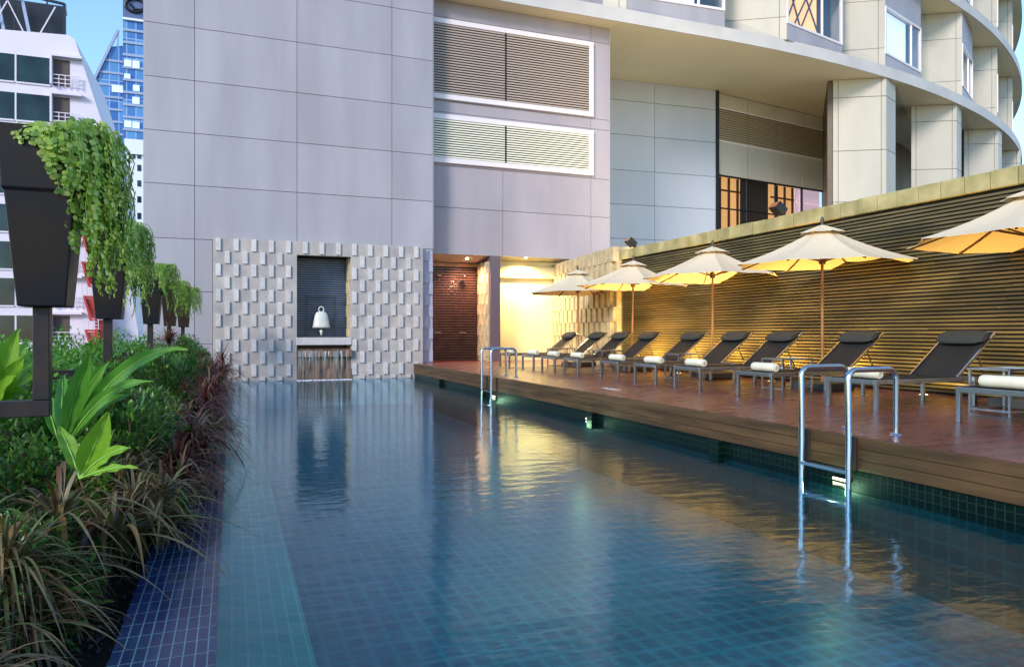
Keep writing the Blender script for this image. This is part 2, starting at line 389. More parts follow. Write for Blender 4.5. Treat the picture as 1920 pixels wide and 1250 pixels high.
g = MB(); g.box(DX - .012, DX + .1, -3, 22.6, -1.3, -.523); struct(g.build('pool_side_underwater', M['poolside2']))
g = MB(); g.box(-.6, DX, -3.2, -3.0, -1.3, -.2); struct(g.build('pool_end', M['poolwallx']))
g = MB(); g.box(DX + .02, 12.5, -3, 25.2, -.30, 0.0); deck = struct(g.build('deck', M['deckwood']))
g = MB()
for k in range(3):
    y = -3.0; j = 0
    while y < 22.6:
        L_ = 2.9 if j % 2 == k % 2 else 3.3
        g.box(DX - .035, DX + .02, y + .002, min(y + L_, 22.58) - .002, -.306 + k * .102, -.306 + k * .102 + .098); y += L_; j += 1
struct(g.build('deck_fascia', M['fascia'], bevel=.004))
g = MB(); g.box(DX - .045, DX - .03, 22.5, 22.5, 0, 0)
for y in (10.35, 7.15, 15.85, 19.4):
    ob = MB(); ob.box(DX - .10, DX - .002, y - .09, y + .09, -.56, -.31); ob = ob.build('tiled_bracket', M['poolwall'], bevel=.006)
    tag(ob, {7.15: 'green tiled block under the deck edge nearest the near ladder', 10.35: 'green tiled block under the deck edge beside the glowing pool lamp', 15.85: 'green tiled block under the deck edge beside the far ladder', 19.4: 'small green tiled block under the deck edge nearest the stone wall'}[y], 'bracket', 'tiled blocks under the deck edge')

# drain / depth marking on the deck
p = Vector((6.05, 10.75, .004)); g = MB()
for k, w in enumerate((.07, .05, .09, .03, .06)):
    g.box(p.x - .05, p.x + .05 - (k % 2) * .02, p.y + k * .11, p.y + k * .11 + w, .002, .006)
g.box(p.x - .012, p.x + .012, p.y, p.y + .5, .002, .005)
tag(g.build('deck_marking', M['mark']), 'small worn white lettering painted on the red deck near its edge', 'marking')

# ------------------------------------------------------------------ hotel
hotel = thing('hotel_building', 'large hotel clad in grey and lavender panels with a curved balcony wing', 'building', (0, 23, 0))
def H(mb, name, mat, parent=None, bevel=0, label=None):
    """part of the hotel given in world coordinates"""
    off = Vector((0, 23, 0)); mb.v = [tuple(Vector(v) - off) for v in mb.v]
    if parent is None: parent = hotel
    o = mb.build(name, mat, parent, bevel, label); return o
def sub(mb, name, mat, parent): return H(mb, name, mat, parent)

def panel_grid(mb, A, B, us, zs, t=.04, gap=.014, skip=None):
    """panels on the vertical plane A->B; us are metres along it"""
    A = Vector(A[:2]); B = Vector(B[:2]); d = (B - A).normalized()
    for i in range(len(us) - 1):
        for j in range(len(zs) - 1):
            if skip and skip(us[i], us[i + 1], zs[j], zs[j + 1]): continue
            a = A + d * (us[i] + gap / 2); b = A + d * (us[i + 1] - gap / 2)
            mb.wall(a, b, zs[j] + gap / 2, zs[j + 1] - gap / 2, t)

YM = 22.8
xs = [atY(px, 0, YM).x for px in (270, 365, 557, 735, 812)]
zl = [-.7, .64, 2.15, 3.66, 5.20, 6.70, 8.21, 9.73, 11.24, 12.75, 14.3]
RX0, RX1, RZ = atY(399, 0, 22.6).x, atY(793, 0, 22.6).x, 3.70
XE = xs[-1]
g = MB()
xs0 = xs[0]
panel_grid(g, (0, YM), (1, YM), xs, zl[3:])
panel_grid(g, (0, YM), (1, YM), [xs[0], xs[1], RX0 - .01], zl[:4])
main = H(g, 'facade_wall', M['panel'], bevel=.003)
g = MB(); g.box(xs[0] + .01, XE - .004, YM + .05, YM + 8, 3.66, 14.3); g.box(xs[0] + .01, RX0 - .02, YM + .05, YM + 8, -1.4, 3.655)
H(g, 'wall_core', M['joint'])
g = MB(); g.box(xs[0] - .02, xs[0] + .005, YM + .02, YM + 8, -1.4, 14.3); H(g, 'side_cladding', M['panel']); g = MB(); g.box(XE - .002, XE + .03, YM + .02, YM + .7, 3.68, 14.3); H(g, 'side_cladding', M['panel'])

# louvred wall
YL = 23.4
def lx(px): return atY(px, 0, YL).x
def lz(px, py): return atY(px, py, YL).z
u = [XE + .03, lx(943), lx(1108), lx(1143)]
zb = lz(812, 475); z1 = lz(812, 387); z2 = lz(812, 304.5); z3 = lz(812, 213)
g = MB()
zz = [zb, z1, lz(812, 309), lz(812, 208), lz(812, 187), lz(812, 30), 13.4]
panel_grid(g, (0, YL), (1, YL), u, zz[:3])
panel_grid(g, (0, YL), (1, YL), [u[0], u[2], u[3]], zz[2:])
wl_ = H(g, 'louvred_wall', M['panel2'], bevel=.003)
g = MB(); g.box(u[0] + .002, u[3] - .003, YL + .05, YL + 1.2, zb + .012, 13.4); H(g, 'wall_core', M['joint'])
g = MB(); g.box(u[3] - .002, u[3] + .02, YL + .01, YL + 5.5, zb, 13.4); H(g, 'side_cladding', M['panel_blue'])
def louvre(z0, z1, slat, n, label):
    x0, x1 = u[0] - .02, lx(1111)
    t = MB(); t.box(x0, x1, YL - .10, YL - .001, z0, z0 + .17); t.box(x0, x1, YL - .10, YL - .001, z1 - .17, z1); t.box(x1 - .17, x1, YL - .099, YL - .001, z0 + .17, z1 - .17)
    fr = H(t, 'louvre_panel', M['white_frame'], bevel=.008, label=label)
    s = MB(); xm = lx(947); zs0, zs1 = z0 + .17, z1 - .17
    for k in range(n):
        z = zs0 + (k + .5) * (zs1 - zs0) / n; h = (zs1 - zs0) / n * .62
        for a, b in ((x0 + .02, xm - .03), (xm + .03, x1 - .175)):
            s.box(a, b, YL - .08, YL - .05, z - h * .42, z + h * .42)
    q = H(s, 'slats', slat, fr)
    q.matrix_parent_inverse = Matrix.Identity(4)
    s = MB(); s.box(xm - .02, xm + .02, YL - .09, YL - .01, zs0, zs1); H(s, 'mullion', M['black'], fr)
    s = MB(); s.box(x0, x1 - .17, YL - .012, YL - .002, zs0, zs1); H(s, 'backing', M['seam'], fr)
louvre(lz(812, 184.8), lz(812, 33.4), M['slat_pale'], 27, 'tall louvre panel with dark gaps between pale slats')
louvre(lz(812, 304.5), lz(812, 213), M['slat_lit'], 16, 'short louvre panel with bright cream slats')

# curved wing -- plan coordinates of the wing, scaled about the camera
K = .948
def S(x, y): return Vector((x * K, y * K))
def Z(z): return .95 + (z - .95) * K
ZS = [Z(12.64), Z(17.6), Z(22.6)]
CX, CY, RR = 18 * K, 82 * K, 58 * K
def arc(r, a0, a1, n): return [Vector((CX + r * math.sin(a), CY - r * (math.cos(a) if a > 0 else 1))) for a in [a0 + (a1 - a0) * i / n for i in range(n + 1)]]
for zi, zs_ in enumerate(ZS):
    a0 = R(-11.42)
    out = arc(RR, a0, R(52), 90); inn = arc(RR - 11, R(-14.3), R(52), 90)
    g = MB()
    for i in range(90):
        g.prism([out[i], out[i + 1], inn[i + 1], inn[i]], zs_, zs_ + .42)
    # only the outer skin is kept: faces between neighbours are inside
    H(g, 'floor_slab', M['soffit'])
    g = MB(); o2 = arc(RR + .05, a0, R(52), 90); i2 = arc(RR + .003, a0, R(52), 90)
    for i in range(90): g.prism([o2[i], o2[i + 1], i2[i + 1], i2[i]], zs_ - .02, zs_ + .46)
    H(g, 'slab_edge', M['slabedge'])

def Hwall(A, B, z0, z1, t, mat, name, us=None, zs=None, label=None, back=True, gap=.02):
    A = Vector(A[:2]); B = Vector(B[:2]); L_ = (B - A).length
    us = us or [0, L_]; zs = zs or [z0, z1]
    g = MB(); panel_grid(g, A, B, us, zs, .05, gap)
    o = H(g, name, mat, label=label)
    if back:
        g = MB(); g.wall(A, B, z0, z1, t, .055); H(g, 'wall_core', M['joint'])
    return o
# blue grey wall under the soffit
A, B = S(15.2, 29.6), S(21.75, 29.15)
L_ = (B - A).length
zgrid = [0, 1.9, 3.5, 5.1, 6.6, 8.1, 9.65, 11.15, ZS[0]]
Hwall(A, B, 0, ZS[0], .3, M['panel_blue'], 'recessed_wall', [0, L_ * .50, L_], zgrid)
g = MB(); g.wall(B + Vector((0, 0)), B + Vector((.16, .03)), 0, ZS[0], .3, -.06); H(g, 'edge_trim', M['black'])
# strip of louvres, panels and windows
A2, B2 = S(21.95, 29.3), S(30.2, 30.7)
d2 = (B2 - A2).normalized(); L2 = (B2 - A2).length
def px_u(px):   # distance along A2->B2 where the ray of that photo column meets it
    a, b = ray(px); n = Vector((-d2.y, d2.x)); r = Vector((a, b))
    t = A2.dot(n) / r.dot(n); return (r * t - A2).dot(d2)
us = [0.06] + [px_u(p_) for p_ in (1402, 1455, 1504)] + [L2 - .02]
zr = [Z(12.62), Z(11.9), Z(10.3), Z(8.65), Z(7.05), Z(4.0), 0]
Hwall(A2, B2, 0, ZS[0], .3, M['cream'], 'spandrel_panels', us, [zr[1], zr[0]], back=False, gap=.05)
Hwall(A2, B2, 0, ZS[0], .3, M['cream'], 'spandrel_panels', us, [zr[3], zr[2]], back=False, gap=.05)
Hwall(A2, B2, 0, zr[5], .3, M['cream'], 'spandrel_panels', us, [0, zr[5]], back=False)
n2 = Vector((-d2.y, d2.x))
g = MB(); g.wall(A2, B2, zr[3], ZS[0], .2, .06); H(g, 'wall_core', M['joint'])
g = MB()
for k in range(13):
    z = zr[2] + .06 + k * (zr[1] - zr[2] - .1) / 13
    for i in range(4): g.wall(A2 + d2 * (us[i] + .03), A2 + d2 * (us[i + 1] - .03), z, z + .06, .05, -.02)
lp = H(g, 'louvre_strip', M['slat_dark'], label='dark louvre strip between cream panels')
g = MB(); g.wall(A2, B2, zr[1] - .03, zr[1] + .02, .05, -.04); g.wall(A2, B2, zr[2] - .03, zr[2] + .03, .05, -.04); H(g, 'trim_rail', M['white_frame'])
# the lit windows
for i in range(4):
    a = A2 + d2 * us[i]; b = A2 + d2 * us[i + 1]
    g = MB()
    for z0_, z1_ in ((zr[5], zr[5] + .06), (zr[4] - .03, zr[4] + .03), (zr[3] - .06, zr[3] - .003)): g.wall(a + d2 * .051, b - d2 * .051, z0_, z1_, .07, .0)
    g.wall(a, a + d2 * .05, zr[5], zr[3], .07, 0); g.wall(b - d2 * .05, b, zr[5], zr[3], .07, 0)
    w = H(g, 'window', M['black'], label=['window of the warm lit room beside the blue grey wall', 'dark window of the strip', 'half lit window of the strip', 'window with a pale lit blind next to the large column'][i])
    g = MB(); g.sheet(a + d2 * .05, b - d2 * .05, zr[5] + .06, zr[3] - .06, .03); H(g, 'pane', M['pane'], w)
    g = MB(); g.wall(a + d2 * .03, b - d2 * .03, zr[5], zr[3] + .5, .05, .45)
    H(g, 'room_wall', [M['glow_orange'], M['dark_room'], M['glow_orange'], M['glow_pink']][i], w)
    if i != 1:
        g = MB()
        for q in range(3 if i != 3 else 1):
            c = a + (b - a) * (.2 + .3 * q); g.wall(c, c + d2 * .12, zr[5], zr[3], .05, .3)
        for zz_ in (zr[5] + 1.2, zr[4] + .9): g.wall(a + d2 * .1, b - d2 * .1, zz_, zz_ + .08, .05, .38)
        H(g, 'curtain', M['wood_dark'] if i != 3 else M['glow_pink'], w)
g = MB(); g.wall(A2, B2, 0, zr[3], .2, 1.5); H(g, 'room_back', M['dark_room'])
# columns of the wing
cols = [((25.9, 26.0), (27.9, 24.85), (29.05, 25.35), (27.4, 27.2)), ((32.6, 27.5), (34.5, 26.45), (35.5, 26.95), (34.0, 28.6)),
        ((39.2, 29.6), (40.9, 28.8), (41.7, 29.15), (40.4, 30.8)), ((45.6, 32.4), (46.9, 31.6), (47.7, 32.1), (46.5, 33.6))]
zc = [-.5, 1.6, 3.2, 4.8, 6.4, 8.0, 9.95, 11.6, ZS[0] - .005]
zcj = [0.0, 2.25, 4.36, Z(7.0), Z(9.35), Z(11.8), ZS[0] - .004]
for i, q in enumerate(cols):
    q = [S(*p_) for p_ in q]
    c = sum(q, Vector((0, 0))) / 4
    inner = [p_ + (c - p_).normalized() * .07 for p_ in q]
    g = MB()
    for k in range(4):
        a, b = q[k], q[(k + 1) % 4]; L_ = (b - a).length
        uu = [0, .22, L_ - .2, L_] if k == 0 else [0, L_]
        panel_grid(g, a, b, uu, zcj, .04, .022)
    cobj = H(g, 'column', M['cream'], bevel=.004)
    g = MB(); g.prism(inner, 0, ZS[0] - .006); H(g, 'column_core', M['joint'], cobj)
# dark back walls behind the columns
pts = [S(30.25, 30.75), S(33, 31.0), S(39, 33.5), S(45.5, 37), S(52, 41)]
for i in range(4):
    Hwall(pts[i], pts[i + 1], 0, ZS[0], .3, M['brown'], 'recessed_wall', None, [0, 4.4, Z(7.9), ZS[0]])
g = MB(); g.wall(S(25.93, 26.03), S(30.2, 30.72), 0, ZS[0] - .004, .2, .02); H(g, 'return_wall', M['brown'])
g = MB()
for i in range(1, 3):
    for k in range(22):
        g.wall(pts[i] + Vector((0, -.1)), pts[i + 1] + Vector((0, -.1)), 5.6 + k * .14, 5.66 + k * .14, .05)
H(g, 'louvre_strip', M['slat_dark'])
# upper bays
Bs = [(7.6, 25.6), (14.0, 24.2), (21.4, 23.95), (27.95, 24.95), (35.3, 26.75), (41.4, 29.2), (47.2, 32.3), (52.3, 36.0)]
Ws = [(11.6, 24.9), (18.3, 23.95), (25.4, 24.95), (31.7, 26.2), (38.2, 28.35), (44.2, 31.2), (49.5, 34.6)]
for f in range(3):
    zf = ZS[f] + .42; zt = ZS[f + 1] - .003 if f < 2 else zf + 4.3
    for i in range(7 if f == 0 else 7):
        if f > 0 and i < 1: continue
        b0, w0, b1 = S(*Bs[i]), S(*Ws[i]), S(*Bs[i + 1]); v1 = b1 + Vector((-2.3, 1.45))
        zwb, zwt = zf + (13.73 - 13.05) * K, zf + (15.93 - 13.05) * K
        dd = (w0 - b0).normalized(); L_ = (w0 - b0).length
        # parapet under the window, lintel above it
        Hwall(b0, w0, zf, zt, .2, M['panel'], 'bay_wall', None, [zf, zwb], back=False)
        Hwall(b0, w0, zf, zt, .2, M['panel'], 'bay_wall', None, [zwt, zt], back=False)
        g = MB(); g.wall(b0, w0, zf, zwb - .01, .5, .06); g.wall(b0, w0, zwt + .01, zt, .5, .06); H(g, 'wall_core', M['joint'])
        fr = MB()
        fr.wall(b0, w0, zwb, zwb + .09, .12, -.03); fr.wall(b0, w0, zwt - .09, zwt, .12, -.03)
        fr.wall(b0, b0 + dd * .09, zwb + .09, zwt - .09, .12, -.03); fr.wall(w0 - dd * .09, w0, zwb + .09, zwt - .09, .12, -.03)
        m_ = b0 + dd * (L_ * (.72 if i % 2 else .62)); fr.wall(m_, m_ + dd * .06, zwb + .09, zwt - .09, .08, -.01)
        w = H(fr, 'window', M['white_frame'])
        g = MB(); g.sheet(b0 + dd * .08, w0 - dd * .08, zwb + .08, zwt - .08, .03); H(g, 'pane', M['pane_sky'], w)
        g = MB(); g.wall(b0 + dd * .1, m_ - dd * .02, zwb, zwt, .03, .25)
        H(g, 'blind', M['blind_glow'] if i in (1, 3, 4) else M['glow_orange'] if (i == 2 and f == 0) else M['dark_room'], w)
        g = MB(); g.wall(m_ + dd * .05, w0 - dd * .1, zwb, zwt, .03, .5); H(g, 'room_wall', M['dark_room'], w)
        if i == 2 and f == 0:
            g = MB()
            Lm = (m_ - b0).length
            for (t0, h0, t1, h1) in ((.05, .0, .5, 1), (.05, 1, .5, 0), (.45, 0, .95, 1), (.5, .9, .98, .1), (.0, .6, .3, 1), (.25, 0, .7, .8)):
                p0 = b0 + dd * Lm * t0; p1 = b0 + dd * Lm * t1; nn = Vector((-dd.y, dd.x)) * .16
                g.bar((p0.x + nn.x, p0.y + nn.y, zwb + (zwt - zwb) * h0), (p1.x + nn.x, p1.y + nn.y, zwb + (zwt - zwb) * h1), .05)
            H(g, 'lattice', M['black'], w)
        # return and the panel wall to the next corner
        Hwall(w0, v1, zf, zt, .2, M['cream'], 'bay_return', None, [zf, zwb, zwt, zt], back=False)
        L3 = (b1 - v1).length
        zj = zf + (15.2 - 13.05) * K
        Hwall(v1, b1, zf, zt, .2, M['cream'], 'bay_panel', [0, L3 - .28, L3], [zf, zf + .9, zj + .95, zt], back=False)
        g = MB(); g.prism([v1 + Vector((.06, .03)), b1 + Vector((-.02, .07)), b1 + Vector((.3, 1.6)), v1 + Vector((.3, 1.6))], zf, zt); H(g, 'wall_core', M['joint'])

# ------------------------------------------------------------------ alcove under the louvred wall
alc = 24.6
g = MB(); zf_, zk_ = zb, 3.42
g.add([(XE - .1, YL - .02, zb + .0), (u[3], YL - .02, zb), (u[3], alc + .1, zk_), (XE - .1, alc + .1, zk_), (XE - .1, YL - .02, zb + .012), (u[3], YL - .02, zb + .012), (u[3], alc + .1, zk_ + .1), (XE - .1, alc + .1, zk_ + .1)],
      [(0, 1, 2, 3)[::-1], (4, 5, 6, 7), (0, 1, 5, 4), (3, 2, 6, 7)[::-1]])
H(g, 'alcove_ceiling', M['cream'])
g = MB()
px0 = atY(897, 0, alc).x
g.box(XE - .02, px0, alc, alc + .1, 0, 3.4); 
sh = thing('shower_screen', 'dark slatted shower screen in the alcove beside the stone wall', 'screen', (XE + 1, alc, 0))
def T(mb, base):
    b = Vector(base); mb.v = [tuple(Vector(v) - b) for v in mb.v]; return mb
T(g, sh.location).build('backing', M['seam'], sh)
g = MB(); n = 36
for k in range(n):
    z = .02 + k * 3.26 / n; g.box(XE + .02, px0 - .02, alc - .055, alc - .002, z, z + .052)
T(g, sh.location).build('slats', M['shower_slat'], sh, bevel=.004)
g = MB(); g.box(XE + .01, px0 - .01, alc - .07, alc - .001, 3.285, 3.41); T(g, sh.location).build('head_beam', M['wood'], sh)
for i, px in enumerate((815, 868)):
    c = atY(px, 508, alc - .15)
    s_ = thing('shower', ['shower head and tap at the left edge of the slatted screen', 'shower head and tap at the right of the slatted screen'][i], 'shower', (c.x + (0.12 if i == 0 else 0), alc - .05, 0), group='showers on the slatted screen')
    g = MB(); g.tube([(0, 0, 2.86), (0, -.12, 2.95), (0, -.23, 3.02)], .012); g.tube([(0, -.005, 2.86), (.42 - .84 * i, -.005, 2.55)], .010); g.build('arm', M['black'], s_)
    g = MB(); g.lathe([(.0, .03), (.03, .03), (.075, .0), (.075, -.02), (0, -.02)], (0, -.23, 2.96), 16); g.build('shower_head', M['chrome'], s_)
    g = MB(); g.tube([(0, 0, .98), (0, -.08, .98)], .02); g.tube([(-.12, -.06, .98), (.12, -.06, .98)], .012); g.build('tap', M['chrome'], s_)
# stone return (bluish) left of the shower and the one right of it
def relief(mb_base, mb_blk, A, B, z0, z1, du, dz, bw, proud, phase=0, t=.2, skip=None):
    A = Vector(A[:2]); B = Vector(B[:2]); L_ = (B - A).length; d = (B - A).normalized()
    rows = int((z1 - z0) / dz) + 2
    for r in range(rows):
        zt = z1 - r * dz; zb_ = zt - dz
        if zt <= z0 + .02: break
        zb_ = max(zb_, z0)
        uu = (du * .30 if (r + phase) % 2 == 0 else du * .80) - du
        while uu < L_:
            a, b = max(uu - bw / 2, 0.004), min(uu + bw / 2, L_ - .004)
            if b - a > .03 and not (skip and skip(a, b, zb_, zt)):
                mb_blk.wall(A + d * a, A + d * b, zb_ + .008, zt - .004, proud + .01 + random.uniform(0, .006), -proud - random.uniform(0, .006))
            uu += du
strip = thing('stone_return_wall', 'narrow blue grey stone return with raised blocks beside the shower screen', 'wall', (5.9, 22.8, 0))
g = MB(); g.box(RX1 + .012, XE - .01, 22.82, 24.7, -.02, zl[3] - .01); T(g, strip.location).build('wall', M['stone_blue'], strip)
g = MB(); g2 = MB(); relief(g, g2, (RX1 + .012, 22.82), (XE - .01, 22.82), 0, zl[3] - .02, .40, .36, .17, .05)
T(g2, strip.location).build('raised_blocks', M['stone_blue'], strip)

PX0, PX1 = 8.2, 8.55
pier = thing('alcove_pier', 'dark bronze pier with a salmon lit block patterned side between shower and cream wall', 'pier', (8.35, 23.4, 0))
g = MB(); g.box(PX0, PX1, 23.30, 24.7, 0, zb - .006); T(g, pier.location).build('wall', M['pier'], pier)
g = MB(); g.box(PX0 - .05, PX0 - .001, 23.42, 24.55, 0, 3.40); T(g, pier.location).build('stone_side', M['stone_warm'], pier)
g = MB(); g2 = MB(); relief(g, g2, (PX0 - .05, 24.5), (PX0 - .05, 23.45), 0, 3.40, .40, .36, .17, .04)
T(g2, pier.location).build('raised_blocks', M['stone_warm'], pier)
yw = thing('cream_alcove_wall', 'brightly lit cream plaster wall behind the far loungers', 'wall', (9.6, 24.2, 0))
YW = 24.1; XW = 10.95
g = MB(); g.box(PX1 - .01, XW + .1, YW, YW + .2, 0, 3.6); T(g, yw.location).build('wall', M['yellow_wall'], yw)
g = MB(); g.box(PX1 + .01, XW - .02, YW - .16, YW - .002, 2.92, 3.33); T(g, yw.location).build('beam', M['yellow_wall'], yw)

def downlight(x, y, z, e, col, label, rad=.06, spot=True):
    t = thing('downlight', label, 'ceiling light', (x, y, z))
    g = MB(); g.lathe([(.05, .0), (.075, -.012), (.08, .01), (.05, .012)], (0, 0, 0), 18); g.build('trim_ring', M['white_frame'], t)
    g = MB(); g.lathe([(0, -.004), (.05, -.004)], (0, 0, 0), 18); g.build('lens', M['lens_white'], t)
    l = bpy.data.lights.new('downlight_lamp', 'SPOT'); l.energy = e; l.color = col; l.spot_size = R(150); l.spot_blend = .8; l.shadow_soft_size = rad
    lo = bpy.data.objects.new('lamp', l); C.objects.link(lo); lo.parent = t; lo.location = (0, 0, -.03)
    return t
downlight(7.55, 23.9, 3.50, 260, (1, .50, .32), 'glowing recessed ceiling light in front of the shower screen')
downlight(9.55, 23.45, 3.57, 560, (1, .76, .30), 'glowing recessed ceiling light in front of the cream wall')

# ------------------------------------------------------------------ stone feature wall with niche
YR = 22.6
NX0, NX1 = atY(556.6, 0, YR).x, atY(657.8, 0, YR).x
NZ1 = atY(556.6, 477.6, YR).z; SZ = .83
fw = thing('stone_feature_wall', 'pale stone wall with raised blocks and a dark niche at the end of the pool', 'wall', (2.6, YR, WZ))
g = MB()
for x0_, x1_, z0_, z1_ in ((RX0, NX0, -1.3, RZ), (NX1, RX1, -1.3, RZ), (NX0, NX1, NZ1, RZ)): g.box(x0_, x1_, YR, YR + .2, z0_, z1_)
g.box(NX0 - .01, NX1 + .01, YR + .17, YR + .25, -1.3, .30)
T(g, (0, 0, 0)); st = T(g, fw.location).build('wall', M['stone'], fw)
g = MB(); g2 = MB()
DU, DZ = (RX1 - RX0 - .1) / 12.55, (RZ - WZ) / 11.35
relief(g, g2, (RX0, YR), (RX1, YR), WZ, RZ, DU, DZ, .135, .045, skip=lambda a, b, z0_, z1_: (RX0 + b > NX0 - .02 and RX0 + a < NX1 + .02 and z1_ < NZ1 + .12))
T(g2, fw.location).build('raised_blocks', M['stone_block'], fw, bevel=.004)
g = MB()   # niche lining
g.box(NX0 - .05, NX0, YR + .201, YR + .9, .3, NZ1 + .05); g.box(NX1, NX1 + .05, YR + .201, YR + .9, .3, NZ1 + .05); g.box(NX0 - .05, NX1 + .05, YR + .201, YR + .9, NZ1 + .051, NZ1 + .1)
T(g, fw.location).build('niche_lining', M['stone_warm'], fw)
g = MB(); g2 = MB(); relief(g, g2, (NX1, YR + .85), (NX1, YR + .03), .85, NZ1, .36, DZ, .16, .03); T(g2, fw.location).build('niche_blocks', M['stone_warm'], fw)
g = MB(); n = 34
for k in range(n):
    z = SZ + .03 + k * (NZ1 - SZ - .03) / n; g.box(NX0 + .003, NX1 - .003, YR + .80, YR + .85, z, z + .036)
sl = T(g, fw.location).build('niche_slats', M['niche_slat'], fw)
g = MB(); g.box(NX0, NX1, YR + .87, YR + .9, .3, NZ1 + .05); T(g, fw.location).build('niche_back', M['black'], fw)
g = MB(); g.box(NX0 - .02, NX1 + .02, YR - .06, YR + .88, .60, SZ); T(g, fw.location).build('niche_sill', M['stone_block'], fw, bevel=.015)
g = MB(); x0_, x1_ = NX0 - .01, NX1 + .01
g.add([(x0_, YR + .17, .50), (x1_, YR + .17, .50), (x1_, YR - .14, .44), (x0_, YR - .14, .44), (x0_, YR + .17, .22), (x1_, YR + .17, .22), (x1_, YR - .14, .24), (x0_, YR - .14, .24)],
      [(0, 3, 2, 1), (4, 5, 6, 7), (3, 7, 6, 2), (0, 4, 7, 3), (1, 2, 6, 5)])
T(g, fw.location).build('spout_ledge', M['copper'], fw, bevel=.012)
g = MB(); g.box(NX0 + .005, NX1 - .005, YR + .02, YR + .169, -1.0, .235)
for k in range(7): g.box(NX0 + .08 + k * .24, NX0 + .20 + k * .24, YR - .02, YR + .02, -.1 if k % 2 else -.45, .2 if k % 2 else -.12)
T(g, fw.location).build('stained_wall', M['copper'], fw)
wfm = glass_pane('falling_water', (.92, .95, .97), .25, .03)
g = MB()
for k in range(60):
    x = NX0 + .05 + (NX1 - NX0 - .1) * random.random(); w = random.uniform(.004, .028); y = YR - .145; zt = .42; ze = WZ if random.random() < .75 else random.uniform(-.4, .1)
    prev = None; pts = []
    for j in range(7):
        t = j / 6; z = zt + (ze - zt) * t; xx = x + math.sin(t * 5 + k) * .008; pts.append((xx, y - .05 * t - .02 * math.sin(t * 3), z, w * (1 - .4 * t)))
    for j in range(6):
        a, b = pts[j], pts[j + 1]
        g.add([(a[0] - a[3], a[1], a[2]), (a[0] + a[3], a[1], a[2]), (b[0] + b[3], b[1], b[2]), (b[0] - b[3], b[1], b[2]), (a[0], a[1] - a[3] * .7, a[2]), (b[0], b[1] - b[3] * .7, b[2])], [(0, 4, 5, 3), (4, 1, 2, 5)], True)
o = g.build('waterfall', wfm); tag(o, 'thin curtain of water falling from the stained ledge into the pool', 'waterfall', kind='stuff')
g = MB()
for k in range(220):
    x = NX0 + random.random() * (NX1 - NX0); y = YR - .2 + random.gauss(0, .05); r = random.uniform(.012, .03)
    g.lathe([(0, r * .7), (r * .8, r * .3), (r, 0)], (x, y, WZ + .001), 7)
tag(g.build('foam', P('white_foam', (.8, .85, .9), .5)), 'line of white foam where the waterfall meets the pool', 'foam', kind='stuff')

# bell in the niche
bx = (NX0 + NX1) / 2 - .04; by = YR + .42
stand = thing('bell_stand', 'thin black metal stand around the white bell in the niche', 'stand', (bx, by, SZ))
g = MB()
for s_ in (-1, 1): g.bar((s_ * .42, .1, 0), (s_ * .42, .1, 1.30), .03)
g.bar((-.5, .1, .02), (.5, .1, .02), .03)
g.build('frame', M['black'], stand)
g = MB(); g.bar((-.435, .1, 1.28), (.435, .1, 1.28), .025); g.tube([(0, .1, 1.28), (0, .06, .98)], .005); g.build('crossbar', M['black'], stand)
bell = thing('bell', 'white decorative bell with ring handle hanging in the dark niche', 'bell', (bx, by, SZ + .30))
prof = [(.0, .50), (.07, .50), (.145, .47), (.19, .40), (.225, .25), (.255, .06), (.27, .0), (.25, -.005), (.22, .1), (.17, .34), (0, .44)]
g = MB(); g.lathe(prof, (0, 0, 0), 28)
g.v = [(v[0], v[1] * .6, v[2]) for v in g.v]; g.build('body', M['bell'], bell)
g = MB(); g.tube([(math.sin(a) * .075, 0, .56 - math.cos(a) * .085) for a in [2 * math.pi * k / 20 for k in range(21)]], .017, 8); g.build('ring_handle', M['bell'], bell)
g = MB(); g.tube([(0, 0, .1), (0, 0, -.07)], .006); g.lathe([(0, -.24), (.02, -.23), (.055, -.09), (.03, -.07), (0, -.07)], (0, 0, 0), 12); g.build('clapper', M['bell'], bell)

# ------------------------------------------------------------------ right side: relief wall, slat wall with coping
SX = 10.4; SY1 = 18.3
rw = thing('stone_side_wall', 'warm lit stone wall with upright raised blocks between cream wall and slatted wall', 'wall', (10.4, 20, 0))
A3, B3 = Vector((XW, YW - .005)), Vector((SX - .14, SY1))
g = MB(); dd = (B3 - A3).normalized(); nn = Vector((-dd.y, dd.x))
g.prism([A3, B3, B3 + nn * .5, A3 + nn * .5], -.02, 3.43)
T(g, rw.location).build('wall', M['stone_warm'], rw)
g = MB(); g2 = MB(); relief(g, g2, A3, B3, 0, 3.44, .46, .43, .30, .10); T(g2, rw.location).build('raised_blocks', M['stone_warm'], rw, bevel=.006)

sw = thing('slatted_wall', 'long wet brown wall of thin horizontal stone slats behind the loungers', 'wall', (SX, 8, 0))
g = MB(); g.box(SX + .05, SX + .35, -3, SY1 + .6, -.02, 3.05); T(g, sw.location).build('backing', M['slatback'], sw)
g = MB(); n = 49
for k in range(n):
    z = .03 + k * 3.0 / n; y = -3; 
    while y < SY1 + .3:
        L_ = random.uniform(1.1, 2.6); y1 = min(y + L_, SY1 + .3); dz = random.uniform(-.002, .002); dx = random.uniform(-.004, .004)
        g.box(SX + dx, SX + .052, y, y1 - .003, z + dz, z + .035 + dz); y = y1
T(g, sw.location).build('slats', M['slatwall'], sw)
g = MB(); y = -3
while y < SY1 + .4:
    L_ = .40; g.box(SX - .06 - random.uniform(0, .01), SX + .38, y + .006, y + L_ - .006, 3.055, 3.32 + random.uniform(-.006, .006)); y += L_
T(g, sw.location).build('coping', M['coping'], sw, bevel=.010)

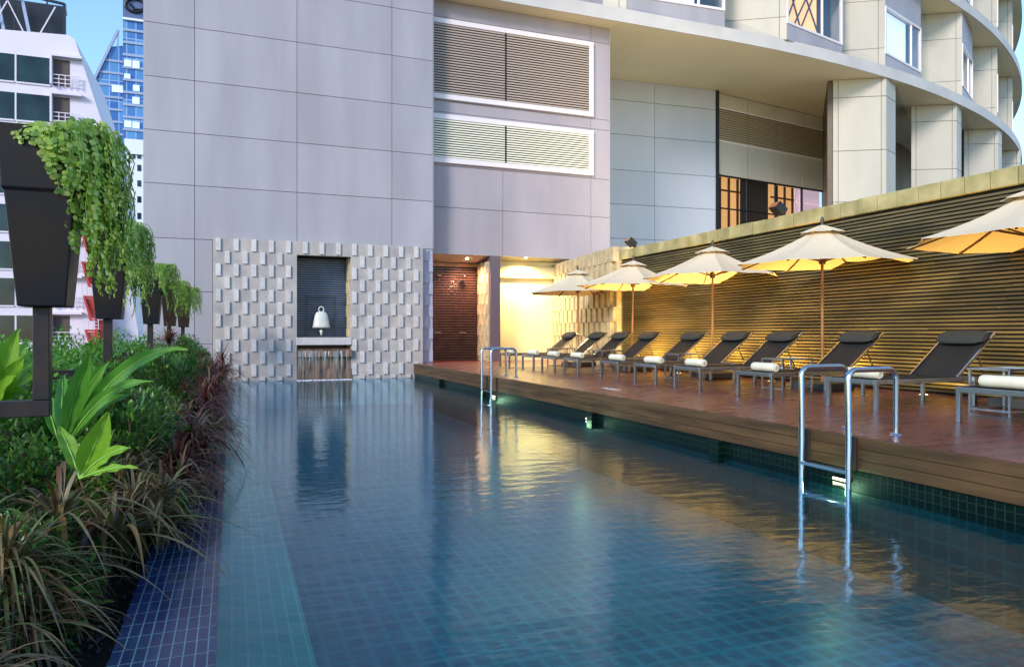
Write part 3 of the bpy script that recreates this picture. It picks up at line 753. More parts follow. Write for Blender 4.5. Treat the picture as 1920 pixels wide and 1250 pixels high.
# floodlights on the coping
def flood(y, label, e):
    t = thing('floodlight', label, 'floodlight', (SX - .02, y, 3.325), group='floodlights on the coping')
    rot = Matrix.Rotation(R(38), 4, 'Y') 
    g = MB(); g.box(-.15, .10, -.13, .13, -.08, .08, Matrix.Translation((-.08, 0, .12)) @ rot); g.build('housing', M['black'], t, bevel=.015)
    g = MB(); g.box(-.156, -.151, -.10, .10, -.06, .06, Matrix.Translation((-.08, 0, .12)) @ rot); g.build('glass', P('orange_lamp_glass', (.35, .13, .04), .2), t)
    g = MB(); g.box(-.02, .06, -.03, .03, 0, .10); g.build('bracket', M['black'], t)
    l = bpy.data.lights.new('wing_fill_spot', 'SPOT'); l.energy = e; l.color = (1, .80, .48); l.spot_size = R(120); l.spot_blend = 1.0; l.shadow_soft_size = .12  # spot added above the housing to brighten the wing and its soffit
    lo = bpy.data.objects.new('lamp', l); C.objects.link(lo); lo.parent = t; lo.location = (0, .1, .36)
    lo.rotation_euler = (Vector((SX, y, 3.5)) - Vector((24, 26, 11.5))).to_track_quat('Z', 'Y').to_euler()
flood(11.75, 'black floodlight on the coping nearer the camera, above the second umbrella', 1900)
p_ = atX(1190, 470, SX); flood(p_.y, 'small black floodlight at the far end of the coping', 380)

# in-ground uplights washing the wall
for i, (y, e) in enumerate(((4.2, 60), (6.5, 75), (8.2, 85), (9.9, 105), (11.6, 140), (13.2, 175), (14.8, 210), (16.3, 210), (17.5, 110))):
    t = thing('uplight', 'small uplight below the slatted wall ' + ['nearest the camera', 'behind the nearest umbrella pole', 'behind the lounger next to the near ladder', 'behind the second umbrella', 'behind the fifth lounger', 'behind the third umbrella', 'before the fourth umbrella', 'behind the fourth umbrella', 'at the far end'][i], 'uplight', (9.98, y, 0.0), group='uplights at the foot of the slatted wall')
    g = MB(); g.lathe([(.06, .004), (.085, .012), (.09, .0)], (0, 0, 0), 16); g.build('ring', M['chrome'], t)
    g = MB(); g.lathe([(0, .007), (.06, .007)], (0, 0, 0), 16); g.build('lens', M['lens_warm'], t)
    l = bpy.data.lights.new('uplight_lamp', 'SPOT'); l.energy = e; l.color = (1, .61, .16); l.spot_size = R(160); l.spot_blend = .9; l.shadow_soft_size = .07
    lo = bpy.data.objects.new('lamp', l); C.objects.link(lo); lo.parent = t; lo.location = (0, 0, .04); lo.rotation_euler = (R(180), R(10), 0)

# pool lamps under the deck edge
for i, (y, lab) in enumerate(((5.3, 'glowing lamp at the waterline under the near ladder'), (10.5, 'glowing lamp at the waterline in the middle of the deck edge'), (15.05, 'glowing lamp at the waterline under the far ladder'))):
    t = thing('pool_lamp', lab, 'pool light', (DX, y, WZ + .02), group='pool lamps along the deck edge')
    g = MB(); g.box(-.03, -.001, -.10, .10, -.015, .02); g.build('housing', M['black'], t, bevel=.006)
    g = MB(); g.box(-.038, -.031, -.085, .085, -.008, .012); g.build('lens', M['pool_lens'], t)
    l = bpy.data.lights.new('pool_lamp_light', 'POINT'); l.energy = 4; l.color = (1, .80, .42); l.shadow_soft_size = .06
    lo = bpy.data.objects.new('lamp', l); C.objects.link(lo); lo.parent = t; lo.location = (-.16, 0, -.10)

# ------------------------------------------------------------------ ladders
def ladder(y0, y1, label):
    t = thing('pool_ladder', label, 'ladder', (5.2, (y0 + y1) / 2, WZ), group='steel pool ladders')
    W_ = (y1 - y0) / 2; zt = .62 - WZ; zd = -WZ
    for s_ in (-1, 1):
        pts = [(0, s_ * W_, -.7), (0, s_ * W_, zt - .09)]
        for a in range(0, 91, 15): pts.append((.09 - .09 * math.cos(R(a)), s_ * W_, zt - .09 + .09 * math.sin(R(a))))
        for a in range(0, 91, 15): pts.append((.49 + .09 * math.sin(R(a)), s_ * W_, zt - .09 + .09 * math.cos(R(a))))
        pts.append((.58, s_ * W_, zd + .004))
        g = MB(); g.tube(pts, .026, 14); rl = g.build('rail', M['chrome'], t)
        g = MB(); g.lathe([(.022, .025), (.05, .012), (.055, .002)], (.58, s_ * W_, zd), 18); g.build('flange', M['chrome'], rl)
        g = MB(); g.box(.14, .165, s_ * W_ + .05, s_ * W_ + .10, zd - .31, zd - .005); g.build('fascia_slot', M['seam'], t)
    for z in (.13, -.18):
        g = MB(); g.box(-.03, .05, -W_ + .02, W_ - .02, z, z + .022)
        for q in range(3): g.box(-.025 + q * .028, -.015 + q * .028, -W_ + .02, W_ - .02, z + .022, z + .028)
        g.build('step', M['chrome'], t)
ladder(5.04, 5.62, 'near steel pool ladder standing between the pool and the deck')
ladder(14.75, 15.38, 'far steel pool ladder near the end of the deck')

# ------------------------------------------------------------------ loungers
LW = .34
def make_lounger():
    t = thing('sun_lounger', '', 'sun lounger', (0, 0, 0), group='sun loungers on the deck')
    g = MB()
    for s_ in (-1, 1): g.bar((0, s_ * LW, .355), (1.95, s_ * LW, .355), .03, .055)
    g.bar((.015, -LW, .355), (.015, LW, .355), .03, .055); g.bar((1.935, -LW, .355), (1.935, LW, .355), .03, .055); g.bar((1.62, -LW, .35), (1.62, LW, .35), .025)
    g.build('frame', M['alu'], t, bevel=.004)
    for x in (.03, 1.75):
        for s_ in (-1, 1):
            g = MB(); g.box(x - .025, x + .025, s_ * LW - .022 + s_ * .03, s_ * LW + .022 + s_ * .03, 0, .385); g.build('leg', M['alu'], t, bevel=.004)
    # seat sling, slightly sagging
    def sling(p0, p1, sag, name):
        g = MB(); n = 10; m = 6; vs = []
        for i in range(n + 1):
            for j in range(m + 1):
                a = i / n; b = j / m * 2 - 1
                p = Vector(p0) * (1 - a) + Vector(p1) * a
                vs.append((p.x, b * (LW - .01), p.z - sag * (1 - b * b)))
        nv = len(vs); vs += [(v[0], v[1], v[2] - .012) for v in vs]; fs = []
        for i in range(n):
            for j in range(m):
                q = i * (m + 1) + j; fs.append((q, q + m + 1, q + m + 2, q + 1)); fs.append(tuple(nv + k for k in (q, q + 1, q + m + 2, q + m + 1)))
        for i in range(n):
            q = i * (m + 1); fs.append((q, q + nv, q + nv + m + 1, q + m + 1)); q += m; fs.append((q, q + m + 1, q + nv + m + 1, q + nv))
        for j in range(m):
            fs.append((j, j + 1, j + 1 + nv, j + nv)); q = n * (m + 1) + j; fs.append((q, q + nv, q + nv + 1, q + 1))
        g.add(vs, fs, True); return g.build(name, M['sling'], t)
    sling((.02, 0, .392), (1.50, 0, .392), .018, 'seat')
    sling((1.48, 0, .40), (2.20, 0, .965), .02, 'backrest')
    g = MB()
    for s_ in (-1, 1): g.bar((1.47, s_ * (LW + .0), .385), (2.21, s_ * (LW + .0), .965), .028)
    g.bar((2.205, -LW, .96), (2.205, LW, .96), .026); bf = g.build('back_frame', M['alu'], t, bevel=.003)
    g = MB()
    for s_ in (-1, 1): g.bar((1.93, s_ * (LW - .04), .73), (1.90, s_ * (LW - .04), .36), .018) if 0 else g.bar((1.88, s_ * (LW - .03), .69), (2.06, s_ * (LW - .03), .36), .016)
    g.bar((2.06, -LW, .36), (2.06, LW, .36), .016); g.bar((1.95, -LW, .355), (2.07, -LW, .36), .016); g.bar((1.95, LW, .355), (2.07, LW, .36), .016)
    g.build('back_support', M['alu'], t)
    # head pillow
    g = MB(); n = 14; prof = []
    d = Vector((.74, 0, .58)).normalized(); nrm = Vector((-d.z, 0, d.x)); c = Vector((2.04, 0, .885))
    rings = []
    for j in range(9):
        b = j / 8 * 2 - 1; y = b * (LW - .012); sc = (1 - abs(b) ** 6 * .35)
        rings.append([c + d * math.cos(a) * .14 * sc + nrm * (math.sin(a) * .048 * sc + .02) + Vector((0, y, 0)) for a in [2 * math.pi * k / n for k in range(n)]])
    vs = [v for r_ in rings for v in r_]; fs = [(i * n + k, i * n + (k + 1) % n, (i + 1) * n + (k + 1) % n, (i + 1) * n + k) for i in range(8) for k in range(n)]
    fs = [f[::-1] for f in fs]
    g.add(vs, fs, True); g.add(rings[0], [tuple(range(n))]); g.add(rings[-1], [tuple(range(n))[::-1]]); g.build('pillow', M['pillow'], t)
    return t
def make_towel():
    g = MB(); r = .068; n = 20; L_ = .25
    for j, (yy, rr) in enumerate([(0, 0)]): pass
    prof = [(r * .9, -L_), (r, -L_ + .015), (r * 1.03, -.1), (r, .05), (r * 1.02, .15), (r, L_ - .015), (r * .9, L_)]
    vs = []; fs = []
    for rr, y in prof:
        for k in range(n):
            a = 2 * math.pi * k / n; vs.append((rr * math.cos(a), y, r + rr * .94 * math.sin(a)))
    for i in range(len(prof) - 1):
        for k in range(n): fs.append((i * n + k, (i + 1) * n + k, (i + 1) * n + (k + 1) % n, i * n + (k + 1) % n))
    g.add(vs, fs, True)
    for s_ in (-1, 1):   # spiral ends
        ring = []; turns = 3.2; m = 60; yy = s_ * L_
        for k in range(m + 1):
            a = turns * 2 * math.pi * k / m; rr = r * .9 * (1 - .9 * k / m); ring.append((rr * math.cos(a), rr * .94 * math.sin(a) + r))
        for k in range(m):
            (x0, z0), (x1, z1) = ring[k], ring[k + 1]; f = .62
            g.add([(x0, yy, z0), (x1, yy, z1), (x1 * f, yy + s_ * .008, (z1 - r) * f + r), (x0 * f, yy + s_ * .008, (z0 - r) * f + r)], [(0, 1, 2, 3)])
            f2 = .62
        g.add([(0, yy - s_ * .012, r)] + [(r * .9 * math.cos(2 * math.pi * k / n), yy - s_ * .004, r + r * .85 * math.sin(2 * math.pi * k / n)) for k in range(n)], [(0, 1 + k, 1 + (k + 1) % n) for k in range(n)])
    return g.build('rolled_towel', M['towel'])
LY = [5.15, 7.0, 8.75, 10.5, 11.8, 13.3, 15.1, 16.3, 17.7, 19.3]
LLAB = ['nearest sun lounger, cut off by the right edge of the photo', 'large near sun lounger behind the near ladder with its head end at the right',
        'sun lounger whose backrest rises beside the second umbrella pole, behind the near ladder', 'sun lounger just before the second side table, under the large umbrella',
        'charcoal sun lounger with bluish frame right of the third umbrella pole', 'charcoal sun lounger directly left of the third umbrella pole',
        'sun lounger in front of the golden wall beside the fourth umbrella pole', 'third sun lounger from the far end, in front of the stone wall end',
        'second sun lounger from the far end, before the block patterned wall', 'farthest sun lounger, in front of the cream wall']
TLAB = ['cream rolled towel cut off by the right edge of the photo', 'cream rolled towel seen through the rails of the near ladder', 'cream rolled towel just left of the near ladder', 'cream rolled towel on the lounger with the blue frame side',
        'cream rolled towel fifth from the near end', 'cream rolled towel sixth from the near end, before the golden wall', 'cream rolled towel fourth from the far end', 'grey looking rolled towel third from the far end', 'shaded rolled towel second from the far end', 'farthest rolled towel beside the far ladder']
lg = make_lounger(); tw = make_towel()
for i, y in enumerate(LY):
    o = lg if i == 0 else copy_tree(lg)
    o.location = (7.22 + random.uniform(-.04, .04), y, 0); o.rotation_euler = (0, 0, R(random.uniform(-1.2, 1.2))); o['label'] = LLAB[i]
    w = tw if i == 0 else tw.copy()
    if i: C.objects.link(w)
    w.location = (o.location.x + .17 + random.uniform(-.02, .03), y - .03 + random.uniform(-.02, .02), .386); w.rotation_euler = (0, 0, R(random.uniform(-4, 4)))
    w.scale = (1, random.uniform(.95, 1.05), 1)
    tag(w, TLAB[i], 'towel', 'rolled towels on the loungers')

# side tables
def make_table():
    t = thing('side_table', '', 'side table', (0, 0, 0), group='side tables between the loungers')
    g = MB(); W_, D_ = .30, .24
    for z in (.53,):
        for s_ in (-1, 1): g.bar((-W_, s_ * D_, z), (W_, s_ * D_, z), .026); g.bar((s_ * W_, -D_, z), (s_ * W_, D_, z), .026)
    g.build('frame', M['alu'], t, bevel=.003); g = MB()
    for s_ in (-1, 1): g.bar((-W_, s_ * D_, .05), (W_, s_ * D_, .05), .02)
    g.bar((-W_, -D_, .05), (-W_, D_, .05), .02)
    g.build('lower_rail', M['alu'], t)
    for a in (-1, 1):
        for b in (-1, 1):
            g = MB(); g.box(a * W_ - .013, a * W_ + .013, b * D_ - .013, b * D_ + .013, 0, .54); g.build('leg', M['alu'], t)
    g = MB(); g.box(-W_ + .014, W_ - .014, -D_ + .014, D_ - .014, .52, .532); g.build('table_top', P('grey_glass_top', (.10, .12, .13), .1), t)
    return t
tb = make_table()
for i, (y, lab) in enumerate(((5.95, 'nearest metal side table, beside the cropped lounger at the right'), (9.62, 'second nearest metal side table, left of the near ladder'), (12.55, 'metal side table beside the third umbrella pole'), (15.75, 'metal side table in front of the end of the slatted wall'), (18.5, 'farthest metal side table by the block patterned wall'))):
    o = tb if i == 0 else copy_tree(tb)
    o.location = (8.6, y, 0); o['label'] = lab

# ------------------------------------------------------------------ umbrellas
def make_umbrella():
    t = thing('umbrella', '', 'umbrella', (0, 0, 0), group='cream parasols on the deck')
    g = MB(); g.box(-.36, .36, -.36, .36, 0, .13); g.build('base', M['base'], t, bevel=.02)
    g = MB(); g.tube([(0, 0, .13), (0, 0, 2.72)], .024, 12); pl = g.build('pole', M['wood'], t)
    g = MB(); g.lathe([(0, .14), (.012, .13), (.03, .09), (.035, .06), (.022, .03), (.03, .0), (.03, -.05)], (0, 0, 2.80), 12); g.build('finial', M['base'], t)
    g = MB(); g.lathe([(.03, -.06), (.055, -.05), (.06, 0), (.055, .05), (.03, .06)], (0, 0, 2.18), 12); g.build('hub', M['wood_dark'], t)
    Rd, ze, zt = 1.47, 2.13, 2.66
    def roof(r0, r1, z0, z1, sagedge, name, rows=8, seg=8, curve=.04):
        g = MB(); per = 6; n = seg * per; vs = []
        for i in range(rows + 1):
            f = i / rows; r = r0 + (r1 - r0) * f
            for k in range(n):
                a = 2 * math.pi * k / n + math.pi / 8; ph = (k % per) / per
                s_ = math.cos(math.pi / seg) / math.cos((ph - .5) * 2 * math.pi / seg)
                s_ -= .035 * math.sin(math.pi * ph) * f
                z = z0 + (z1 - z0) * f - curve * math.sin(math.pi * f) - .022 * math.sin(math.pi * ph) * math.sin(math.pi * min(1, f * .9)) + .004 * math.sin(ph * 14 + k * .7) * f * (1 if rows > 4 else 0)
                vs.append((r * s_ * math.cos(a), r * s_ * math.sin(a), z))
        nv = len(vs); vs += [(v[0], v[1], v[2] - .006) for v in vs]; fs = []
        for i in range(rows):
            for k in range(n):
                k2 = (k + 1) % n; fs.append((i * n + k, (i + 1) * n + k, (i + 1) * n + k2, i * n + k2)); fs.append(tuple(nv + q for q in (i * n + k, i * n + k2, (i + 1) * n + k2, (i + 1) * n + k)))
        for k in range(n):
            k2 = (k + 1) % n; q = rows * n; fs.append((q + k, q + nv + k, q + nv + k2, q + k2))
        g.add(vs, fs); o = g.build(name, M['canvas'], t); return o
    cn = roof(.20, Rd, zt, ze, .0, 'canopy'); 
    roof(.03, .37, 2.79, 2.665, .0, 'vent_cap', 3, curve=.0)
    for k in range(8):
        a = 2 * math.pi * k / 8 + math.pi / 8; g = MB()
        c, s_ = math.cos(a), math.sin(a)
        rz = [(q, zt + (ze - zt) * (q - .2) / (Rd - .2) - .04 * math.sin(math.pi * (q - .2) / (Rd - .2)) - .028) for q in (.2, .4, .6, .8, 1.0, 1.2, 1.44)]
        rz = [(.04, 2.62)] + rz
        for (q0, h0), (q1, h1) in zip(rz, rz[1:]): g.bar((q0 * c, q0 * s_, h0), (q1 * c, q1 * s_, h1), .018, .022)
        rb = g.build('rib', M['wood_dark'], t)
        g = MB(); g.bar((.05 * c, .05 * s_, 2.18), (.72 * c, .72 * s_, 2.375), .016, .02); g.build('strut', M['wood_dark'], rb)
    return t
um = make_umbrella()
for i, (x, y, lab) in enumerate(((9.45, 6.2, 'cream umbrella cut off by the right edge of the photo'), (9.4, 9.67, 'largest complete cream umbrella, between the near ladder and the slatted wall'),
                                 (9.5, 12.85, 'cream umbrella in the middle of the row, before the slatted wall'), (9.45, 16.1, 'cream umbrella with a glowing underside before the end of the slatted wall'), (9.4, 19.0, 'farthest umbrella, greyish, in front of the block patterned wall'))):
    o = um if i == 0 else copy_tree(um)
    o.location = (x, y, 0); o['label'] = lab; o.rotation_euler = (R([0, .6, -.8, .5, -.6][i]), R([.5, -.7, .6, .9, -.5][i]), R([4, 3, -6, 8, 20][i]))

# ------------------------------------------------------------------ planting
def leaf(mb, base, d, up, L_, W_, droop=.3, seg=2, fold=.25, tipw=.0):
    """a leaf of 2*seg*2 faces from base along d"""
    d = d.normalized(); s_ = d.cross(up)
    if s_.length < 1e-3: s_ = Vector((1, 0, 0))
    s_.normalize(); n = s_.cross(d)
    vs = []; 
    for i in range(seg + 1):
        t = i / seg; w = W_ * (math.sin(math.pi * (t * .86 + .07)) ** .8) if tipw == 0 else W_ * (1 - t) ** .5 * (t * 3 if t < .33 else 1)
        c = base + d * L_ * t - Vector((0, 0, 1)) * droop * L_ * t * t
        vs += [c - s_ * w / 2 + n * fold * w / 2, c, c + s_ * w / 2 + n * fold * w / 2]
    fs = []
    for i in range(seg): q = i * 3; fs += [(q, q + 1, q + 4, q + 3), (q + 1, q + 2, q + 5, q + 4)]
    mb.add(vs, fs, True)
def rnd(): 
    while True:
        v = Vector((random.uniform(-1, 1), random.uniform(-1, 1), random.uniform(-1, 1)))
        if .05 < v.length < 1: return v
def shrub(loc, rx, ry, h, n, mat, lab, L_=.07, W_=.03, group=None, name='leafy_shrub'):
    t = thing(name, lab, 'shrub', loc, group=group); g = MB(); clumps = []
    for _ in range(34):
        v = rnd().normalized(); v.z = abs(v.z) * .9 + .05; k = random.uniform(.75, 1.0); clumps.append((Vector((v.x * rx * k, v.y * ry * k, h * (.12 + .83 * v.z * k))), random.uniform(.5, 1.1) * rx * .35))
    for i in range(n):
        c, r = random.choice(clumps); v = rnd(); p = c + v * r
        if p.z < 0: p.z = random.uniform(0, .2)
        out = Vector((p.x / rx, p.y / ry, .5 + p.z / h * .6)) + rnd() * .9
        leaf(g, p, out, Vector((0, 0, 1)), L_ * random.uniform(.6, 1.3), W_ * random.uniform(.7, 1.3), random.uniform(0, .5))
    g.build('foliage', mat, t)
    g = MB()
    for k in range(7):
        c, r = clumps[k]; g.tube([(0, 0, 0), c * .5 + Vector((0, 0, .05)), c * .9], [.014, .009, .004], 5)
    g.build('stem', M['stem'], t)
    return t
def spiky(loc, n, Lm, W_, mat, lab, cat='plant', name='spiky_plant', spread=1.0, stemh=.12, group=None, droop=.5, seg=6, heads=1, hs=.25):
    t = thing(name, lab, cat, loc, group=group); g = MB(); sg = MB()
    for hd in range(heads):
        hx, hy = (0, 0) if heads == 1 else (random.uniform(-hs, hs), random.uniform(-hs, hs)); hh = stemh * random.uniform(.5, 1.3)
        for i in range(n):
            a = random.uniform(0, 2 * math.pi); e = random.uniform(.15, 1.35) ; 
            d = Vector((math.cos(a) * math.cos(e) * spread, math.sin(a) * math.cos(e) * spread, math.sin(e)))
            L_ = Lm * random.uniform(.55, 1.1)
            base = Vector((hx, hy, hh + random.uniform(-.03, .05)))
            s_ = d.cross(Vector((0, 0, 1))).normalized(); vs = []; dr = droop * random.uniform(.5, 1.5); sw_ = random.uniform(-.15, .15); w0 = W_ * random.uniform(.6, 1.2)
            for j in range(seg + 1):
                tt = j / seg; c = base + d * L_ * tt - Vector((0, 0, 1)) * dr * L_ * tt ** 2.2 + s_ * sw_ * L_ * tt * tt
                w = w0 * (min(1, .45 + tt * 2) * (1 - tt ** 2.5) + .02); vs += [c - s_ * w / 2 + Vector((0, 0, w * .15)), c, c + s_ * w / 2 + Vector((0, 0, w * .15))]
            fs = []
            for j in range(seg): q = j * 3; fs += [(q, q + 1, q + 4, q + 3), (q + 1, q + 2, q + 5, q + 4)]
            g.add(vs, fs, True)
        sg.tube([(hx * .6, hy * .6, -.02), (hx, hy, hh)], [.018, .01], 6)
    g.build('leaves', mat, t); sg.build('stem', M['stem'], t)
    return t
# hedge at the back of the bed, shrubs along the pool
SOIL = -.62
hl = ['clipped green hedge plant nearest the tall pots', 'clipped green hedge plant behind the second pot', 'clipped green hedge plant behind the third pot', 'clipped green hedge plant behind the fourth pot', 'farthest clipped green hedge plant by the building']
for i in range(5):
    shrub((-2.55, 7.6 + i * 3.3, SOIL), 1.3, 2.0, 1.52, 9000, M['leaf_hedge'], hl[i], .075, .035, 'hedge plants behind the pots', 'hedge_plant')
sl_ = [(-1.05, 7.2, 1.15), (-1.1, 8.9, 1.30), (-1.0, 10.8, 1.42), (-1.15, 12.9, 1.45), (-1.05, 15.2, 1.5), (-1.1, 17.6, 1.5), (-1.05, 20.2, 1.5)]
for i, (x, y, h) in enumerate(sl_):
    shrub((x, y, SOIL), .62, 1.15, h, 7500, M['leaf_shrub'], 'dark green leafy shrub along the pool, %s in the row' % ['nearest', 'second', 'third', 'fourth', 'fifth', 'sixth', 'farthest'][i], .075, .030, 'dark shrubs along the pool')
sp = [(-.55, 6.1, .42), (-.62, 7.6, .5), (-.50, 9.3, .5), (-.55, 11.2, .5), (-.45, 13.5, .6), (-.5, 16.2, .6), (-.55, 19.3, .7)]
for i, (x, y, L_) in enumerate(sp):
    spiky((x, y, SOIL), 70, L_ * 1.05, .022, M['leaf_red'], 'purple spiky plant leaning over the pool edge, %s in the row' % ['nearest', 'second', 'third', 'fourth', 'fifth', 'sixth', 'farthest'][i], heads=3, hs=.18, stemh=.42 + .05 * i, group='purple spiky plants at the pool edge')
ed = [(-.52, 5.3, .5, 'leaf_grass'), (-.42, 6.7, .55, 'leaf_red'), (-.75, 6.4, .55, 'leaf_grass'), (-.35, 7.3, .55, 'leaf_red'), (-.42, 8.3, .6, 'leaf_grass'), (-.36, 9.9, .6, 'leaf_red'), (-.4, 12.2, .65, 'leaf_red'), (-.38, 14.8, .7, 'leaf_red'), (-.36, 17.8, .75, 'leaf_red'), (-.3, 21.0, .8, 'leaf_red')]
el = ['grass clump hanging over the tiled gutter where its tiles begin to show', 'dark spiky plant reaching over the pool water', 'pale bronze grass clump behind the bright green leaves', 'dark spiky plant farther along, leaning over the gutter',
      'pale bronze grass between two dark spiky plants', 'dark spiky plant over the gutter beyond the pale grass', 'dark spiky plant over the gutter opposite the far ladder', 'dark spiky plant over the gutter below the third pot', 'dark spiky plant over the gutter below the fourth pot', 'farthest dark spiky plant against the stone wall']
for i, (x, y, L_, mk) in enumerate(ed):
    spiky((x, y, SOIL), 55, L_ * 1.1, .024, M[mk], el[i], heads=4, hs=.16, stemh=.38 + .03 * i, droop=.7, group='spiky plants hanging over the gutter')
tall = [(-1.2, 16.4, 1.40), (-.85, 19.6, 1.35), (-1.75, 8.3, 1.35)]
for i, (x, y, h) in enumerate(tall):
    spiky((x, y, SOIL), 90, .62, .03, M['leaf_red'], ['tall purple spiky plant rising above the shrubs below the last pots', 'tall purple spiky plant nearest the building', 'tall purple spiky plant between the first two pots'][i], stemh=h, group='tall purple spiky plants')
# foreground grasses
gr = [(-1.35, 3.3, .85), (-.95, 3.9, .7), (-1.75, 4.3, 1.0), (-.80, 4.8, .75), (-1.25, 2.75, .45), (-1.85, 3.4, .75), (-1.45, 5.0, 1.05), (-.78, 5.6, .7), (-2.3, 4.9, 1.1), (-1.55, 2.5, .55), (-1.0, 3.2, .5), (-1.65, 3.9, .9), (-1.05, 4.5, .8), (-.95, 2.6, .3)]
gl_ = ['bronze grass clump in front at the left edge', 'bronze grass clump bending over the dark soil', 'tall bronze grass clump at the left edge below the pot', 'bronze grass clump spreading onto the tiled pool edge', 'low bronze grass clump at the bottom left corner', 'bronze grass clump at the far left below the pot frame',
       'tall bronze grass clump under the broad green leaves', 'small bronze grass clump before the purple plants', 'bronze grass clump behind the pot frame', 'bronze grass clump at the bottom edge by the soil', 'mid height bronze grass above the bare dark soil', 'bronze grass clump under the left part of the pot frame', 'bronze grass clump just below the low bright green leaves', 'small bronze grass tuft at the bottom beside the tiled gutter']
for i, (x, y, h) in enumerate(gr):
    spiky((x, y, SOIL), 80 if i % 3 else 42, .70 if i % 3 else .92, .019 if i % 3 else .036, M['leaf_grass'], gl_[i], 'grass', 'grass_clump', stemh=h * (.55 if i % 2 else .4), heads=4 if i % 3 else 2, hs=.22, droop=.8, seg=9, group='bronze grass clumps')
for i in range(5):
    shrub([(-1.25, 4.2, SOIL), (-1.9, 5.2, SOIL), (-1.15, 6.0, SOIL), (-2.4, 6.6, SOIL), (-1.75, 3.6, SOIL)][i], .5, .6, [.6, .95, .95, 1.2, .7][i], 3500, M['leaf_shrub'],
          ['low dark shrub among the bronze grass', 'dark shrub under the frame of the nearest pot', 'dark shrub under the broad green leaves', 'dark shrub behind the nearest pot stand', 'low dark shrub at the left edge'][i], .06, .025, 'dark undergrowth shrubs')
for i, (x, y, h, mk, lb) in enumerate(((-1.3, 6.9, 1.05, 'leaf_hedge', 'mid green bush right of the broad green leaves'), (-.85, 5.9, .62, 'leaf_hedge', 'fresh green bush between the bright leaves and the tiled gutter'), (-1.9, 6.3, 1.1, 'leaf_lime', 'bright yellow green bush behind the nearest pot stand'), (-1.15, 4.6, .55, 'leaf_shrub', 'mixed green and red leaved bush below the bright green leaves'))):
    shrub((x, y, SOIL), .45, .55, h, 2600, M[mk], lb, .085, .04)
# broad leaved plant
def broad(loc, leaves, mat, label, name='broad_leaf_plant'):
    t = thing(name, label, 'plant', loc)
    for (tip, wid, bend) in leaves:
        g = MB(); tip = Vector(tip) - Vector(loc); L_ = tip.length; n = 14; m = 3
        ctrl = tip * .45 + Vector((0, 0, bend)); vs = []
        for j in range(n + 1):
            tt = j / n; c = ctrl * 2 * tt * (1 - tt) + tip * tt * tt
            dv = (ctrl * (2 - 4 * tt) + tip * 2 * tt).normalized(); s_ = dv.cross(Vector((.3, -.85, .45))).normalized(); nn = s_.cross(dv)
            w = wid * max(.04, math.sin(math.pi * min(1, max(0, (tt - .12) / .88)) ** .8)) ** .75 if tt > .12 else wid * .07
            for q in range(-m, m + 1):
                f = q / m; vs.append(c + s_ * w * .5 * f + nn * (abs(f) * .22 * w + .010 * math.sin(tt * 22 + q * 1.3 + wid * 90) * abs(f)))
        fs = []; W2 = 2 * m + 1
        for j in range(n):
            for q in range(W2 - 1): k = j * W2 + q; fs.append((k, k + 1, k + W2 + 1, k + W2))
        g.add(vs, fs, True); lf = g.build('leaf', mat, t)
        g = MB(); g.tube([vs[j * W2 + m] + Vector((0, -.002, .003)) for j in range(0, n + 1)], [.006 * (1 - j / n) + .0012 for j in range(n + 1)], 5); g.build('midrib', M['midrib'], lf)
    return t
b0 = atD(115, 850, 5.0)
def tp(px, py, d): return atD(px, py, d)
broad((b0.x, b0.y, .12), [(tp(352, 655, 4.9), .105, .42), (tp(172, 662, 4.8), .13, .15), (tp(205, 678, 4.95), .12, .2), (tp(288, 716, 4.7), .085, .3), (tp(118, 705, 5.3), .10, .15), (tp(66, 720, 5.3), .10, .15), (tp(250, 740, 4.9), .08, .2)], M['leaf_big'], 'large plant with long broad green leaves arching right behind the nearest pot stand')
b1 = atD(150, 868, 4.15)
broad((b1.x, b1.y, .12), [(tp(203, 772, 4.1), .15, -.02), (tp(245, 840, 4.0), .08, .08), (tp(258, 876, 3.95), .05, .04), (tp(216, 805, 4.4), .06, .05), (tp(110, 800, 4.2), .09, .05)], M['leaf_lime'], 'low plant with bright green pointed leaves above the bronze grass')
b2 = atD(-20, 720, 5.6)
broad((b2.x, b2.y, .35), [(tp(33, 617, 5.6), .17, .02), (tp(46, 668, 5.4), .15, .02), (tp(8, 640, 5.7), .18, .05), (tp(30, 705, 5.3), .14, .05), (tp(52, 640, 6.2), .12, .1), (tp(-10, 660, 5.2), .16, .1), (tp(45, 730, 5.5), .12, .05), (tp(112, 650, 6.4), .12, .22), (tp(128, 668, 6.3), .10, .15)], M['leaf_lime'], 'lime green broad leaved plant at the left edge behind the pot frame')
# pebbles on the soil
g = MB()
for k in range(900):
    x = random.uniform(-1.6, -.52); y = random.uniform(1.5, 6); r = random.uniform(.012, .035)
    g.lathe([(0, r * .7), (r * .7, r * .45), (r, 0), (r * .8, -r * .3)], (x, y, SOIL + .004), 7)
tag(g.build('pebbles', M['pebble']), 'loose dark pebbles and bark on the soil', 'pebbles', kind='stuff')

